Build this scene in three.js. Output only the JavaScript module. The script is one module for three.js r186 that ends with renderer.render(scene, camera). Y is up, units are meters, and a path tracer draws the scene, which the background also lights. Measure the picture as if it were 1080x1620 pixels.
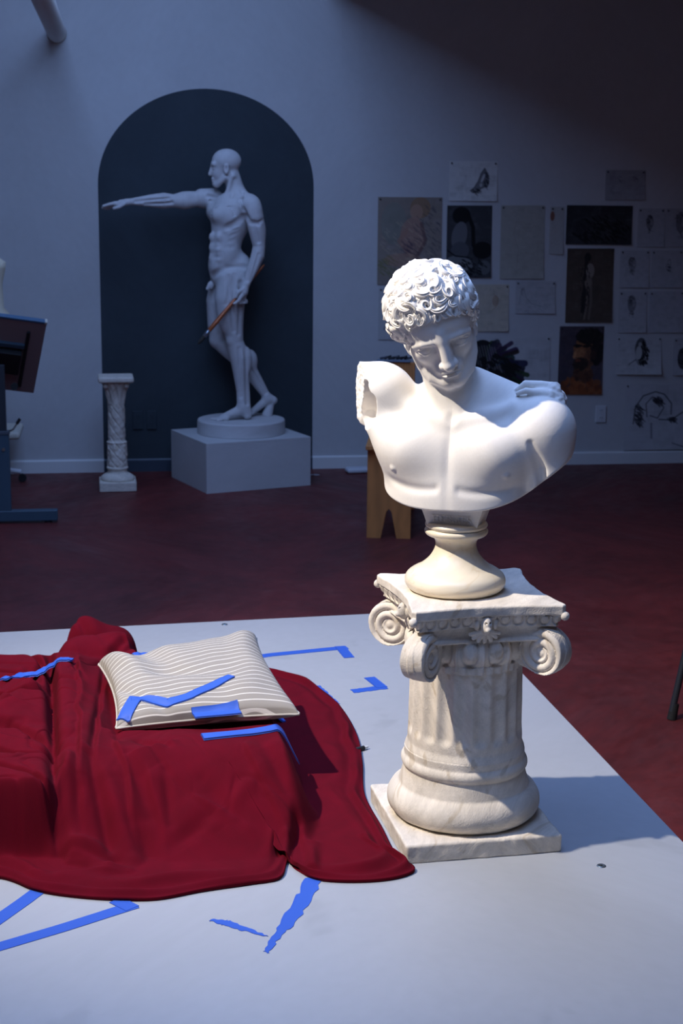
import * as THREE from 'three';
import { mergeGeometries, mergeVertices, toCreasedNormals } from 'three/addons/utils/BufferGeometryUtils.js';
import { RoundedBoxGeometry } from 'three/addons/geometries/RoundedBoxGeometry.js';
import { ImprovedNoise } from 'three/addons/math/ImprovedNoise.js';
import { RectAreaLightUniformsLib } from 'three/addons/lights/RectAreaLightUniformsLib.js';
import { FontLoader } from 'three/addons/loaders/FontLoader.js';
import { TextGeometry } from 'three/addons/geometries/TextGeometry.js';

// ---------------------------------------------------------------- camera, light, exposure
const scene = new THREE.Scene();
scene.background = new THREE.Color(0x05070c);
const camera = new THREE.PerspectiveCamera(35.9, 1080 / 1620, 0.1, 60);
camera.filmGauge = 22.2;
camera.position.set(0, 1.95, 0);
camera.up.set(0.0198, 0.9785, -0.2054);
camera.lookAt(0.1376, 1.95 - 0.2062, -0.9688);
camera.focus = 3.62; camera.userData.fStop = 5.6;
scene.add(camera);

const renderer = new THREE.WebGLRenderer({ antialias: true });
renderer.toneMapping = THREE.LinearToneMapping;
renderer.toneMappingExposure = 1.0;
renderer.shadowMap.enabled = true;
RectAreaLightUniformsLib.init();

const CEIL = 4.1, WALLZ = -10.618;
const SKY = { x: 0.25, z: -5.2, w: 1.9, l: 8.0 };                       // the ceiling's long skylight
const skylight = new THREE.RectAreaLight(new THREE.Color().setRGB(0.3, 0.49, 1.0), 3.6, SKY.w, SKY.l);
skylight.position.set(SKY.x, CEIL - 0.01, SKY.z); skylight.rotation.x = -Math.PI / 2;
scene.add(skylight);
const SPOT = { p: [-1.5, 3.82, -3.18], t: [0.5, 0.95, -4.2] };        // the warm model-stand lamp
const spot = new THREE.SpotLight(new THREE.Color().setRGB(1.0, 0.9, 0.77), 69, 0, 0.58, 1.0, 2);
spot.position.set(...SPOT.p); spot.target.position.set(...SPOT.t);
spot.castShadow = true; spot.shadow.radius = 2; spot.shadow.mapSize.set(2048, 2048); spot.shadow.camera.near = 0.1; spot.shadow.camera.far = 9;
scene.add(spot, spot.target);

// ---------------------------------------------------------------- helpers
const names = new Set();
function numbered(n) { if (!names.has(n)) { names.add(n); return n; } let i = 1; while (names.has(`${n}_${String(i).padStart(3, '0')}`)) i++; const r = `${n}_${String(i).padStart(3, '0')}`; names.add(r); return r; }
function tag(o, label, category, group) { o.userData.label = label; o.userData.category = category; if (group) o.userData.group = group; return o; }
function thing(name, label, category, pos = [0, 0, 0], turn = 0, group) {
  const o = new THREE.Group(); o.name = numbered(name); o.position.set(...pos); o.rotation.y = turn; scene.add(o); return tag(o, label, category, group);
}
function mesh(name, geo, mat, parent) {
  if (Array.isArray(geo)) geo = mergeGeometries(geo.map((g) => { const h = g.index ? g.toNonIndexed() : g; for (const k of Object.keys(h.attributes)) if (!['position', 'normal', 'uv'].includes(k)) h.deleteAttribute(k); if (!h.attributes.uv) h.setAttribute('uv', new THREE.BufferAttribute(new Float32Array(h.attributes.position.count * 2), 2)); return h; }));
  const m = new THREE.Mesh(geo, mat); m.name = parent ? name : numbered(name); m.castShadow = m.receiveShadow = true; (parent || scene).add(m); return m;
}
function struct(name, geo, mat, parent) { const m = mesh(name, geo, mat, parent); if (!parent) m.userData.kind = 'structure'; return m; }
function rand(seed) { let a = seed >>> 0; return () => { a = (a + 0x6D2B79F5) | 0; let t = Math.imul(a ^ (a >>> 15), 1 | a); t = (t + Math.imul(t ^ (t >>> 7), 61 | t)) ^ t; return ((t ^ (t >>> 14)) >>> 0) / 4294967296; }; }
const perlin = new ImprovedNoise();
const N3 = (x, y, z) => perlin.noise(x + 100.3, y + 57.7, z + 31.1);
function fbm(x, y, z, o = 4) { let s = 0, a = 0.5; for (let i = 0; i < o; i++) { s += a * N3(x, y, z); x *= 2.03; y *= 2.03; z *= 2.03; a *= 0.5; } return s; }
const clamp = (x, a = 0, b = 1) => Math.min(b, Math.max(a, x));
const sstep = (a, b, x) => { const t = clamp((x - a) / (b - a)); return t * t * (3 - 2 * t); };
const mix = (a, b, t) => a + (b - a) * t;
// a computed texture: f(u, v) -> [r, g, b] 0..255 (colour) or one number (data); u, v in 0..1
function tex(w, h, f, { srgb = true, rep = [1, 1] } = {}) {
  const d = new Uint8Array(w * h * 4);
  for (let j = 0; j < h; j++) for (let i = 0; i < w; i++) { let c = f(i / w, j / h, i, j); if (typeof c === 'number') c = [c, c, c]; const k = (j * w + i) * 4; d[k] = clamp(c[0], 0, 255); d[k + 1] = clamp(c[1], 0, 255); d[k + 2] = clamp(c[2], 0, 255); d[k + 3] = 255; }
  const t = new THREE.DataTexture(d, w, h); t.wrapS = t.wrapT = THREE.RepeatWrapping; t.magFilter = THREE.LinearFilter; t.minFilter = THREE.LinearMipmapLinearFilter; t.generateMipmaps = true;
  t.repeat.set(...rep); if (srgb) t.colorSpace = THREE.SRGBColorSpace; t.needsUpdate = true; return t;
}
// tileable noise on the unit square
function tnoise(u, v, f, seed = 0, o = 3) { const R = f / (2 * Math.PI), a = u * 2 * Math.PI, b = v * 2 * Math.PI; let s = 0, k = 0.5, q = 1; for (let i = 0; i < o; i++) { s += k * N3(Math.cos(a) * R * q + seed, Math.sin(a) * R * q + Math.cos(b) * R * q * 0.83, Math.sin(b) * R * q + seed * 1.7); k *= 0.5; q *= 2.1; } return s; }
const M = (color, rough = 0.8, extra = {}) => new THREE.MeshStandardMaterial({ color, roughness: rough, ...extra });
const box = (w, h, d, x = 0, y = 0, z = 0) => new THREE.BoxGeometry(w, h, d).translate(x, y, z);
const rbox = (w, h, d, r, x = 0, y = 0, z = 0) => new RoundedBoxGeometry(w, h, d, 2, r).translate(x, y, z);
const cyl = (r1, r2, h, n, x = 0, y = 0, z = 0) => new THREE.CylinderGeometry(r1, r2, h, n).translate(x, y, z);
function lathe(pts, n = 64) { return new THREE.LatheGeometry(pts.map((p) => new THREE.Vector2(p[0], p[1])), n); }
function tube(pts, r, n = 24, k = 8) { return new THREE.TubeGeometry(new THREE.CatmullRomCurve3(pts.map((p) => new THREE.Vector3(...p))), n, r, k); }
function bar(a, b, w, d) { const A = new THREE.Vector3(...a), B = new THREE.Vector3(...b), g = new THREE.BoxGeometry(w, A.distanceTo(B), d); const q = new THREE.Quaternion().setFromUnitVectors(new THREE.Vector3(0, 1, 0), B.clone().sub(A).normalize()); return g.applyQuaternion(q).translate(...A.add(B).multiplyScalar(0.5).toArray()); }
function rod(a, b, r1, r2 = r1, n = 16) { const A = new THREE.Vector3(...a), B = new THREE.Vector3(...b), g = new THREE.CylinderGeometry(r2, r1, A.distanceTo(B), n); const q = new THREE.Quaternion().setFromUnitVectors(new THREE.Vector3(0, 1, 0), B.clone().sub(A).normalize()); return g.applyQuaternion(q).translate(...A.add(B).multiplyScalar(0.5).toArray()); }

// ---------------------------------------------------------------- sculpting: signed distances, meshed by surface nets
const hyp = (a, b, c) => Math.sqrt(a * a + b * b + (c === undefined ? 0 : c * c));
const smin = (a, b, k) => { const h = Math.max(k - Math.abs(a - b), 0) / k; return Math.min(a, b) - h * h * k * 0.25; };
const smax = (a, b, k) => -smin(-a, -b, k);
function ell(px, py, pz, cx, cy, cz, rx, ry, rz) { const x = (px - cx) / rx, y = (py - cy) / ry, z = (pz - cz) / rz, k0 = Math.sqrt(x * x + y * y + z * z); if (k0 < 1e-6) return -Math.min(rx, ry, rz); const a = x / rx, b = y / ry, c = z / rz; return k0 * (k0 - 1) / Math.sqrt(a * a + b * b + c * c); }
function cone(px, py, pz, a, b, r1, r2) { const ax = a[0], ay = a[1], az = a[2], bx = b[0] - ax, by = b[1] - ay, bz = b[2] - az, x = px - ax, y = py - ay, z = pz - az; let t = (x * bx + y * by + z * bz) / (bx * bx + by * by + bz * bz); t = t < 0 ? 0 : t > 1 ? 1 : t; const u = x - bx * t, v = y - by * t, w = z - bz * t; return Math.sqrt(u * u + v * v + w * w) - (r1 + (r2 - r1) * t); }
const sph = (px, py, pz, x, y, z, r) => hyp(px - x, py - y, pz - z) - r;
function polyline(px, py, pz, pts, r) { let d = 1e9; for (let i = 0; i < pts.length - 1; i++) { const a = pts[i], b = pts[i + 1], e = a.length > 3 ? cone(px, py, pz, a, b, a[3], b[3]) : cone(px, py, pz, a, b, r, r); if (e < d) d = e; } return d; }
function polygon2(x, y, P) { let d = 1e9, s = 1; for (let i = 0, j = P.length - 1; i < P.length; j = i++) { const a = P[i], b = P[j], ex = b[0] - a[0], ey = b[1] - a[1], wx = x - a[0], wy = y - a[1]; let t = (wx * ex + wy * ey) / (ex * ex + ey * ey); t = t < 0 ? 0 : t > 1 ? 1 : t; const u = wx - ex * t, v = wy - ey * t, q = u * u + v * v; if (q < d) d = q; const c1 = y >= a[1], c2 = y < b[1], c3 = ex * wy > ey * wx; if (c1 === c2 && c2 === c3) s = -s; } return s * Math.sqrt(d); }
function meshField(f, lo, hi, cell, slack = 1.25, keep = null) {
  const B = 8, nx = Math.ceil((hi[0] - lo[0]) / cell / B), ny = Math.ceil((hi[1] - lo[1]) / cell / B), nz = Math.ceil((hi[2] - lo[2]) / cell / B);
  const NX = nx * B + 2, NY = ny * B + 2, ids = new Map(), pos = [], idx = [], edges = [], S = B + 2, v = new Float32Array(S * S * S), rad = cell * B * 0.5 * 1.7321;
  const key = (i, j, k) => (k * NY + j) * NX + i;
  for (let c = 0; c < nz; c++) for (let b = 0; b < ny; b++) for (let a = 0; a < nx; a++) {
    const ox = lo[0] + a * B * cell, oy = lo[1] + b * B * cell, oz = lo[2] + c * B * cell;
    if (Math.abs(f(ox + B * cell / 2, oy + B * cell / 2, oz + B * cell / 2)) > rad * slack + cell * 2) continue;
    for (let k = 0; k < B + 1; k++) for (let j = 0; j < B + 1; j++) for (let i = 0; i < B + 1; i++) v[(k * S + j) * S + i] = f(ox + i * cell, oy + j * cell, oz + k * cell);
    for (let k = 0; k < B; k++) for (let j = 0; j < B; j++) for (let i = 0; i < B; i++) {
      if (keep && !keep(ox + i * cell, oy + j * cell, oz + k * cell)) continue;
      const o = (k * S + j) * S + i, q = [v[o], v[o + 1], v[o + S], v[o + S + 1], v[o + S * S], v[o + S * S + 1], v[o + S * S + S], v[o + S * S + S + 1]];
      let m = 0; for (let t = 0; t < 8; t++) if (q[t] < 0) m |= 1 << t;
      if (m === 0 || m === 255) continue;
      let sx = 0, sy = 0, sz = 0, n = 0;
      const e = (p, r) => { if ((q[p] < 0) !== (q[r] < 0)) { const t = q[p] / (q[p] - q[r]); sx += mix(p & 1, r & 1, t); sy += mix((p >> 1) & 1, (r >> 1) & 1, t); sz += mix(p >> 2, r >> 2, t); n++; } };
      e(0, 1); e(2, 3); e(4, 5); e(6, 7); e(0, 2); e(1, 3); e(4, 6); e(5, 7); e(0, 4); e(1, 5); e(2, 6); e(3, 7);
      const I = a * B + i, J = b * B + j, K = c * B + k;
      ids.set(key(I, J, K), pos.length / 3); pos.push(ox + (i + sx / n) * cell, oy + (j + sy / n) * cell, oz + (k + sz / n) * cell);
      const s0 = q[0] < 0;
      if (s0 !== (q[1] < 0)) edges.push(0, I, J, K, s0); if (s0 !== (q[2] < 0)) edges.push(1, I, J, K, s0); if (s0 !== (q[4] < 0)) edges.push(2, I, J, K, s0);
    }
  }
  for (let n = 0; n < edges.length; n += 5) {
    const ax = edges[n], I = edges[n + 1], J = edges[n + 2], K = edges[n + 3], s = edges[n + 4], u = ax === 0 ? NX : ax === 1 ? 1 : 1, w_ = ax === 0 ? NX * NY : ax === 1 ? NX * NY : NX, o = key(I, J, K), f_ = ax === 1 ? !s : s;
    const a = ids.get(o - u - w_), b = ids.get(o - w_), c = ids.get(o), d = ids.get(o - u); if (a === undefined || b === undefined || c === undefined || d === undefined) continue;
    if (f_) idx.push(a, b, c, a, c, d); else idx.push(a, c, b, a, d, c);
  }
  const g = new THREE.BufferGeometry(), P = new Float32Array(pos), nr = new Float32Array(pos.length), h = cell * 0.6;
  for (let i = 0; i < P.length; i += 3) {   // onto the surface, and its normal
    const x = P[i], y = P[i + 1], z = P[i + 2];
    const f0 = f(x, y, z); let gx = f(x + h, y, z) - f0, gy = f(x, y + h, z) - f0, gz = f(x, y, z + h) - f0; const l = hyp(gx, gy, gz) || 1; gx /= l; gy /= l; gz /= l; const st = clamp(f0 * h / l, -cell * 0.5, cell * 0.5); P[i] -= gx * st; P[i + 1] -= gy * st; P[i + 2] -= gz * st;
    nr[i] = gx; nr[i + 1] = gy; nr[i + 2] = gz;
  }
  g.setAttribute('position', new THREE.BufferAttribute(P, 3)); g.setAttribute('normal', new THREE.BufferAttribute(nr, 3));
  const uv = new Float32Array(P.length / 3 * 2); for (let i = 0, j = 0; i < P.length; i += 3) { uv[j++] = P[i] + P[i + 2] * 0.7; uv[j++] = P[i + 1] + P[i + 2] * 0.55; }
  g.setAttribute('uv', new THREE.BufferAttribute(uv, 2)); g.setIndex(idx); return g;
}

// ---------------------------------------------------------------- the room
const paintTex = tex(512, 512, (u, v) => 196 + 10 * tnoise(u, v, 5, 3) + 5 * tnoise(u, v, 60, 9, 2), { rep: [0.4, 0.4] });
const wallMat = M(0xffffff, 0.85, { map: paintTex });
const ceilMat = M(0xe4e2dd, 0.9);
const archTex = tex(512, 512, (u, v) => { const n = tnoise(u, v, 6, 21) * 10 + tnoise(u, v, 50, 5, 2) * 4; return [48 + n, 59 + n, 67 + n]; }, { rep: [0.5, 0.5] });
const archMat = M(0xffffff, 0.75, { map: archTex });
const floorTex = tex(512, 512, (u, v) => {
  const a = tnoise(u, v, 7, 11, 4), b = tnoise(u, v, 40, 4, 3), c = tnoise(u * 1, v, 140, 8, 2);
  const scuff = sstep(0.16, 0.34, tnoise(u, v * 1, 26, 40, 4)) * 0.5 * sstep(-0.1, 0.25, tnoise(u, v, 5, 50));
  const k = 1 + 0.3 * a + 0.16 * b + 0.12 * c; return [mix(96 * k, 118, scuff * 0.55), mix(36 * k, 72, scuff * 0.55), mix(35 * k, 68, scuff * 0.55)];
}, { rep: [0.33, 0.33] });
const floorRough = tex(512, 512, (u, v) => 130 + 60 * tnoise(u, v, 9, 77, 4) + 40 * tnoise(u, v, 50, 7, 2), { srgb: false, rep: [0.33, 0.33] });
const floorMat = M(0xffffff, 1, { map: floorTex, roughnessMap: floorRough });
const XL = -6, XR = 7, ZF = 3;
struct('floor', new THREE.BoxGeometry(XR - XL + 0.4, 0.2, ZF - WALLZ + 0.4).translate((XL + XR) / 2, -0.1, (ZF + WALLZ) / 2), floorMat);
{ const g = scene.getObjectByName('floor').geometry, p = g.attributes.position, uv = g.attributes.uv; for (let i = 0; i < p.count; i++) uv.setXY(i, p.getX(i), p.getZ(i)); }
const A = { l: -0.112, r: 1.302, s: 1.895, t: 2.515 };
const archPts = []; archPts.push([A.r, 0]); for (let i = 0; i <= 48; i++) { const a = Math.PI * i / 48; archPts.push([(A.l + A.r) / 2 + Math.cos(a) * (A.r - A.l) / 2, A.s + Math.sin(a) * (A.t - A.s)]); } archPts.push([A.l, 0]);
const wallShape = new THREE.Shape([[XL, 0], ...archPts.slice().reverse().map((p) => p), [XR, 0], [XR, CEIL], [XL, CEIL]].map((p) => new THREE.Vector2(...p)));
struct('wall_back', new THREE.ExtrudeGeometry(wallShape, { depth: 0.15, bevelEnabled: false }).translate(0, 0, WALLZ - 0.15), wallMat);
struct('trim_1', new THREE.ExtrudeGeometry(new THREE.Shape(archPts.map((p) => new THREE.Vector2(...p))), { depth: 0.15, bevelEnabled: false }).translate(0, 0, WALLZ - 0.1497), archMat).userData.label = 'dark slate blue arch painted on the wall';
struct('wall_left', box(0.15, CEIL, ZF - WALLZ + 0.3, XL - 0.075, CEIL / 2, (ZF + WALLZ) / 2), wallMat);
struct('wall_right', box(0.15, CEIL, ZF - WALLZ + 0.3, XR + 0.075, CEIL / 2, (ZF + WALLZ) / 2), wallMat);
struct('wall_front', box(XR - XL, CEIL, 0.15, (XL + XR) / 2, CEIL / 2, ZF + 0.075), M(0xe2ddd4, 0.9));
{ const s = new THREE.Shape([[XL - 0.1, ZF + 0.1], [XR + 0.1, ZF + 0.1], [XR + 0.1, WALLZ - 0.1], [XL - 0.1, WALLZ - 0.1]].map((p) => new THREE.Vector2(p[0], -p[1])));
  const x0 = SKY.x - SKY.w / 2, x1 = SKY.x + SKY.w / 2, z0 = SKY.z - SKY.l / 2, z1 = SKY.z + SKY.l / 2;
  s.holes.push(new THREE.Path([[x0, -z1], [x0, -z0], [x1, -z0], [x1, -z1]].map((p) => new THREE.Vector2(...p))));
  struct('ceiling', new THREE.ExtrudeGeometry(s, { depth: 0.15, bevelEnabled: false }).rotateX(-Math.PI / 2).translate(0, CEIL, 0), ceilMat);
  struct('window_1', box(SKY.w, 0.02, SKY.l, SKY.x, CEIL + 0.16, SKY.z), M(0xdfe8f4, 0.6, { emissive: new THREE.Color().setRGB(0.3, 0.49, 1.0), emissiveIntensity: 0.3 })); }
// the lowered ceiling over the right half of the room
struct('ceiling', box(XR - 1.36, CEIL - 3.17, ZF - WALLZ, (XR + 1.36) / 2, (CEIL + 3.17) / 2, (ZF + WALLZ) / 2), ceilMat);
// skirting boards, white beside the arch and dark inside it
function baseboard(name, x0, x1, m) { const g = new THREE.ExtrudeGeometry(new THREE.Shape([[0, 0], [0.016, 0], [0.016, 0.078], [0.008, 0.088], [0, 0.088]].map((p) => new THREE.Vector2(...p))), { depth: x1 - x0, bevelEnabled: false }); g.applyMatrix4(new THREE.Matrix4().makeBasis(new THREE.Vector3(0, 0, 1), new THREE.Vector3(0, 1, 0), new THREE.Vector3(-1, 0, 0))); struct(name, g.translate(x1, 0, WALLZ), m); }
const skirtMat = M(0xdcdcda, 0.5);
baseboard('baseboard_left', XL, A.l, skirtMat); baseboard('baseboard_back', A.l, A.r, M(0x35414f, 0.45)); baseboard('baseboard_right', A.r, XR, skirtMat);
{ const o = thing('round_pipe', 'white round pipe sticking out of the back wall at the upper left', 'pipe', [-0.349, 2.84, WALLZ]);
  mesh('tube', cyl(0.058, 0.058, 4.6, 40).rotateX(Math.PI / 2).translate(0, 0, 2.3), M(0xd6d2cc, 0.6), o);
  mesh('collar', new THREE.TorusGeometry(0.059, 0.004, 8, 40).translate(0, 0, 0.006), M(0x9c948c, 0.7), o); }
{ const o = thing('track_spotlight', 'black track spotlight hanging from the ceiling left of the model stand', 'lamp', SPOT.p);
  const d = new THREE.Vector3(...SPOT.t).sub(new THREE.Vector3(...SPOT.p)).normalize(), q = new THREE.Quaternion().setFromUnitVectors(new THREE.Vector3(0, -1, 0), d);
  const bm = M(0x16171a, 0.5);
  mesh('housing', lathe([[0.0, 0.24], [0.05, 0.24], [0.065, 0.2], [0.07, 0.04], [0.066, 0.04], [0.06, 0.19], [0.0, 0.2]], 32).applyQuaternion(q), bm, o);
  mesh('lens', new THREE.SphereGeometry(0.05, 24, 12).scale(1, 0.4, 1).translate(0, 0.08, 0).applyQuaternion(q), M(0xfff4e0, 0.4, { emissive: 0xffe8c8, emissiveIntensity: 2 }), o);
  mesh('stem', rod([0, 0.2, 0], [-0.16, CEIL - SPOT.p[1], 0.02], 0.012), bm, o); }

// ---------------------------------------------------------------- model stand and the cast column on it
const PH = 0.4;
const standTex = tex(512, 512, (u, v) => { const a = tnoise(u, v, 4, 5, 4), b = tnoise(u, v, 90, 9, 2), s = sstep(0.28, 0.42, tnoise(u, v, 14, 61, 4)) * 0.5; const k = 166 + 8 * a + 4 * b - 14 * s; return [k * 0.98, k, k * 1.035]; }, { rep: [0.4, 0.4] });
const standRough = tex(512, 512, (u, v) => 118 + 40 * tnoise(u, v, 6, 71, 4) + 14 * tnoise(u, v, 70, 3, 2), { srgb: false, rep: [0.4, 0.4] });
const standMat = M(0xffffff, 1, { map: standTex, roughnessMap: standRough });
{
  const o = thing('model_stand', 'large low white wooden model platform in the foreground, cloth and column on it', 'platform');
  const P = [[-1.9, -5.282], [1.233, -5.516], [1.345, -2.68], [1.39, -1.35], [-1.75, -1.15]];
  const sh = new THREE.Shape(P.map((p) => new THREE.Vector2(p[0], -p[1])));
  const top = new THREE.ExtrudeGeometry(sh, { depth: 0.016, bevelEnabled: true, bevelThickness: 0.002, bevelSize: 0.002, bevelSegments: 2 }).rotateX(-Math.PI / 2).translate(0, PH - 0.018, 0);
  mesh('top_panel', top, standMat, o);
  const side = new THREE.ExtrudeGeometry(new THREE.Shape(P.map((p) => new THREE.Vector2(p[0] * 0.985, -(p[1] + 3.4) * 0.985 + 3.4))), { depth: PH - 0.02, bevelEnabled: false }).rotateX(-Math.PI / 2);
  mesh('frame', side, M(0xcfcdc8, 0.6), o);
  for (const [x, z] of [[1.082, -3.291], [0.353, -5.406]]) { const s = mesh('screw', lathe([[0, 0.0012], [0.004, 0.001], [0.0085, 0.0022], [0.0105, 0.001], [0.011, 0], [0, 0]], 24).translate(x, PH + 0.0002, z), M(0x8f9aa0, 0.35, { metalness: 0.9 }), o); s.userData.label = 'countersunk steel screw';
    mesh('screw_recess', cyl(0.0032, 0.0032, 0.0006, 6, x, PH + 0.0016, z), M(0x101214, 0.8), s); }
}
const castTex = tex(512, 512, (u, v) => {
  const a = tnoise(u, v, 5, 13, 4), b = tnoise(u, v, 30, 23, 4), c = tnoise(u, v, 160, 4, 2);
  const spot_ = sstep(0.2, 0.36, tnoise(u, v, 12, 83, 4)), vein = sstep(0.012, 0.0, Math.abs(tnoise(u, v, 6, 44, 4))) * sstep(0.2, 0.32, tnoise(u, v, 4, 91));
  const k = 1 + 0.16 * a + 0.1 * b + 0.06 * c; return [mix(mix(216 * k, 166, spot_ * 0.4), 150, vein * 0.3), mix(mix(207 * k, 148, spot_ * 0.4), 138, vein * 0.3), mix(mix(194 * k, 122, spot_ * 0.4), 120, vein * 0.3)];
}, { rep: [2, 2] });
const castBump = tex(512, 512, (u, v) => 128 + 90 * tnoise(u, v, 60, 14, 3) + 60 * tnoise(u, v, 12, 31, 3), { srgb: false, rep: [5, 5] });
const castMat = M(0xffffff, 0.82, { map: castTex, bumpMap: castBump, bumpScale: 0.0012 });
function rbox2(qx, qy, hx, hy, r) { const ax = Math.abs(qx) - hx + r, ay = Math.abs(qy) - hy + r; return hyp(Math.max(ax, 0), Math.max(ay, 0)) + Math.min(Math.max(ax, ay), 0) - r; }
const COL = thing('ionic_column', 'off-white cast plaster column with scroll capital carrying the bust', 'column', [0.812, PH, -3.56], 0.061);
{
  const plinth = (x, y, z) => {
    const w = 0.0025 * N3(x * 14, y * 14, z * 14) + 0.0012 * N3(x * 45, y * 45, z * 45);
    const q = rbox2(x, z, 0.19, 0.196, 0.008), h = Math.abs(y - 0.022) - 0.0215 + 0.004;
    let d = hyp(Math.max(q + 0.006, 0), Math.max(h, 0)) + Math.min(Math.max(q + 0.006, h), 0) - 0.005 + w;
    d = smax(d, -cone(x, y, z, [-0.205, 0.052, 0.075], [-0.165, 0.052, 0.06], 0.006, 0.002), 0.006);   // chips
    d = smax(d, -sph(x, y, z, -0.197, 0.046, 0.125, 0.009), 0.005); d = smax(d, -sph(x, y, z, 0.04, 0.049, 0.197, 0.006), 0.004);
    return d;
  };
  mesh('plinth', meshField(plinth, [-0.21, -0.004, -0.22], [0.21, 0.06, 0.22], 0.0032), castMat, COL);
  const mould = (x, y, z) => {
    const r = hyp(x, z), w = 0.0012 * N3(x * 20, y * 20, z * 20);
    let d = hyp(r - 0.142, (y - 0.082) * 1.05) - 0.044;
    d = Math.min(d, rbox2(r, y - 0.08, 0.14, 0.042, 0.002));
    const cove = Math.max(Math.abs(y - 0.142) - 0.022, (r - (0.158 - (y - 0.121) * 0.28)) * 0.96); d = smin(d, cove, 0.004);
    d = Math.min(d, hyp(r - 0.136, y - 0.178) - 0.0175); d = Math.min(d, rbox2(r, y - 0.179, 0.136, 0.017, 0.002));
    d = smin(d, Math.max(Math.abs(y - 0.203) - 0.009, r - 0.1455), 0.003);
    return d + w;
  };
  mesh('base_moulding', meshField(mould, [-0.2, 0.036, -0.2], [0.2, 0.216, 0.2], 0.0034), castMat, COL);
  const shaft = (x, y, z) => {
    const r = hyp(x, z), a = Math.atan2(x, z), rr = 0.1385 - (y - 0.21) * 0.012 + 0.006 * sstep(0.232, 0.21, y) + 0.0008 * N3(x * 18, y * 18, z * 18);
    let d = Math.max(r - rr, Math.abs(y - 0.32) - 0.115);
    const t = Math.round(a / (Math.PI / 10)) * Math.PI / 10, cx = Math.sin(t) * (rr + 0.014), cz = Math.cos(t) * (rr + 0.014);
    d = smax(d, -cone(x, y, z, [cx, 0.268, cz], [cx, 0.45, cz], 0.0215, 0.0215), 0.007);
    return d;
  };
  mesh('shaft', meshField(shaft, [-0.16, 0.2, -0.16], [0.16, 0.44, 0.16], 0.0032), castMat, COL);
  const plan = (x, z, h, c) => { const k = 0.5 * Math.PI / h, ix = h - c * Math.max(0, Math.cos(z * k * 0.94)), iz = h - c * Math.max(0, Math.cos(x * k * 0.94)); return Math.max(Math.abs(x) - ix, Math.abs(z) - iz, (Math.abs(x) + Math.abs(z)) * 0.7071 - h * 1.33); };
  const VR = 0.056, VT = 0.7;
  const capital = (x, y, z) => {
    const r = hyp(x, z), a = Math.atan2(x, z), w = 0.0012 * N3(x * 30, y * 30, z * 30);
    // bead, egg and dart
    let d = Math.max(Math.abs(y - 0.436) - 0.009, r - (0.1365 + 0.0022 * Math.cos(a * 40)));
    d = smin(d, hyp(r - 0.112, (y - 0.476) * 0.9) - 0.034, 0.004); d = Math.min(d, Math.max(Math.abs(y - 0.48) - 0.05, r - 0.118));
    if (Math.abs(y - 0.474) < 0.04 && r > 0.1) { const n = 14, t = ((a / (2 * Math.PI) * n) % 1 + 1) % 1 - 0.5, s = t * 2 * Math.PI * 0.145 / n; const e = hyp(s / 0.02, (y - 0.484) / 0.034); d += 0.0055 * Math.exp(-(((e - 1) / 0.15) ** 2)) - 0.0055 * sstep(0.9, 0.3, e) - 0.0045 * Math.exp(-(((Math.abs(t) - 0.5) / 0.06) ** 2)); }
    // canal between the scrolls, a bead along its lower edge
    const px = Math.abs(x), pz = Math.abs(z), m = Math.max(px, pz), n_ = Math.min(px, pz);
    const face = 0.128 + 0.03 * sstep(0, 0.15, n_), low = 0.512 - 0.006 * Math.cos(n_ * 14);
    d = smin(d, Math.max(m - face + 0.005 * Math.cos(clamp((y - 0.53) / 0.022, -1, 1) * 1.57), low - y, y - 0.556, (x * x + z * z) ** 0.5 - 0.21), 0.006);
    d = smin(d, hyp(m - face, y - low - 0.003) - 0.0045, 0.004);
    // scrolls, in pairs at each corner
    const sx = px, sz = pz; // first quadrant
    if (sx > 0.075 && sz > 0.075) for (let k = 0; k < 2; k++) {
      const ux = k ? sz : sx, uz = k ? sx : sz, dx = ux - 0.146, dz = uz - 0.146, cs = Math.cos(VT), sn = Math.sin(VT);
      const nw = -dx * sn + dz * cs, u = dx * cs + dz * sn, v = y - 0.482, rr = hyp(u, v); if (rr > 0.1) { d = Math.min(d, rr - VR); continue; }
      const th = Math.atan2(v, u), ph = rr / 0.0205 + th / (2 * Math.PI), s = Math.sin(Math.PI * (ph - Math.floor(ph)));
      const relief = 0.0085 * Math.pow(Math.abs(s), 0.6) * sstep(0.008, 0.02, rr);
      let v_ = Math.max(rr - VR - 0.003 * Math.cos(th - 1.2), Math.abs(nw + 0.006) - 0.012 - relief);
      v_ = smin(v_, hyp(u, v, (nw - 0.007) * 1.0) - 0.0165, 0.0015); d = smin(d, v_, 0.003);
    }
    { const ex = sx - 0.125, ez = sz - 0.125, rad = hyp(ex - ez, 0) * 0.7; d = smin(d, Math.max(hyp((ex + ez) * 0.55, y - 0.482) - 0.045, rad - 0.014, hyp(sx, sz) - 0.205), 0.008); }
    // moulding and slab of the abacus
    { const q = plan(x, z, 0.179, 0.026); const al = n_ / 0.03, e = Math.abs(al - Math.floor(al) - 0.5) * 0.03; const eg = m > 0.12 ? 0.0055 * Math.exp(-(((hyp(e / 0.011, (y - 0.567) / 0.014) - 1) / 0.24) ** 2)) : 0;
      d = smin(d, Math.max(q + eg - 0.35 * (y - 0.556), Math.abs(y - 0.561) - 0.014), 0.002);
      const qs = plan(x, z, 0.19, 0.027) + 0.003 * N3(x * 22, y * 22, z * 22), hy = Math.abs(y - 0.5875) - 0.012;
      d = Math.min(d, hyp(Math.max(qs + 0.004, 0), Math.max(hy + 0.004, 0)) + Math.min(Math.max(qs + 0.004, hy + 0.004), 0) - 0.004);
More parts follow.
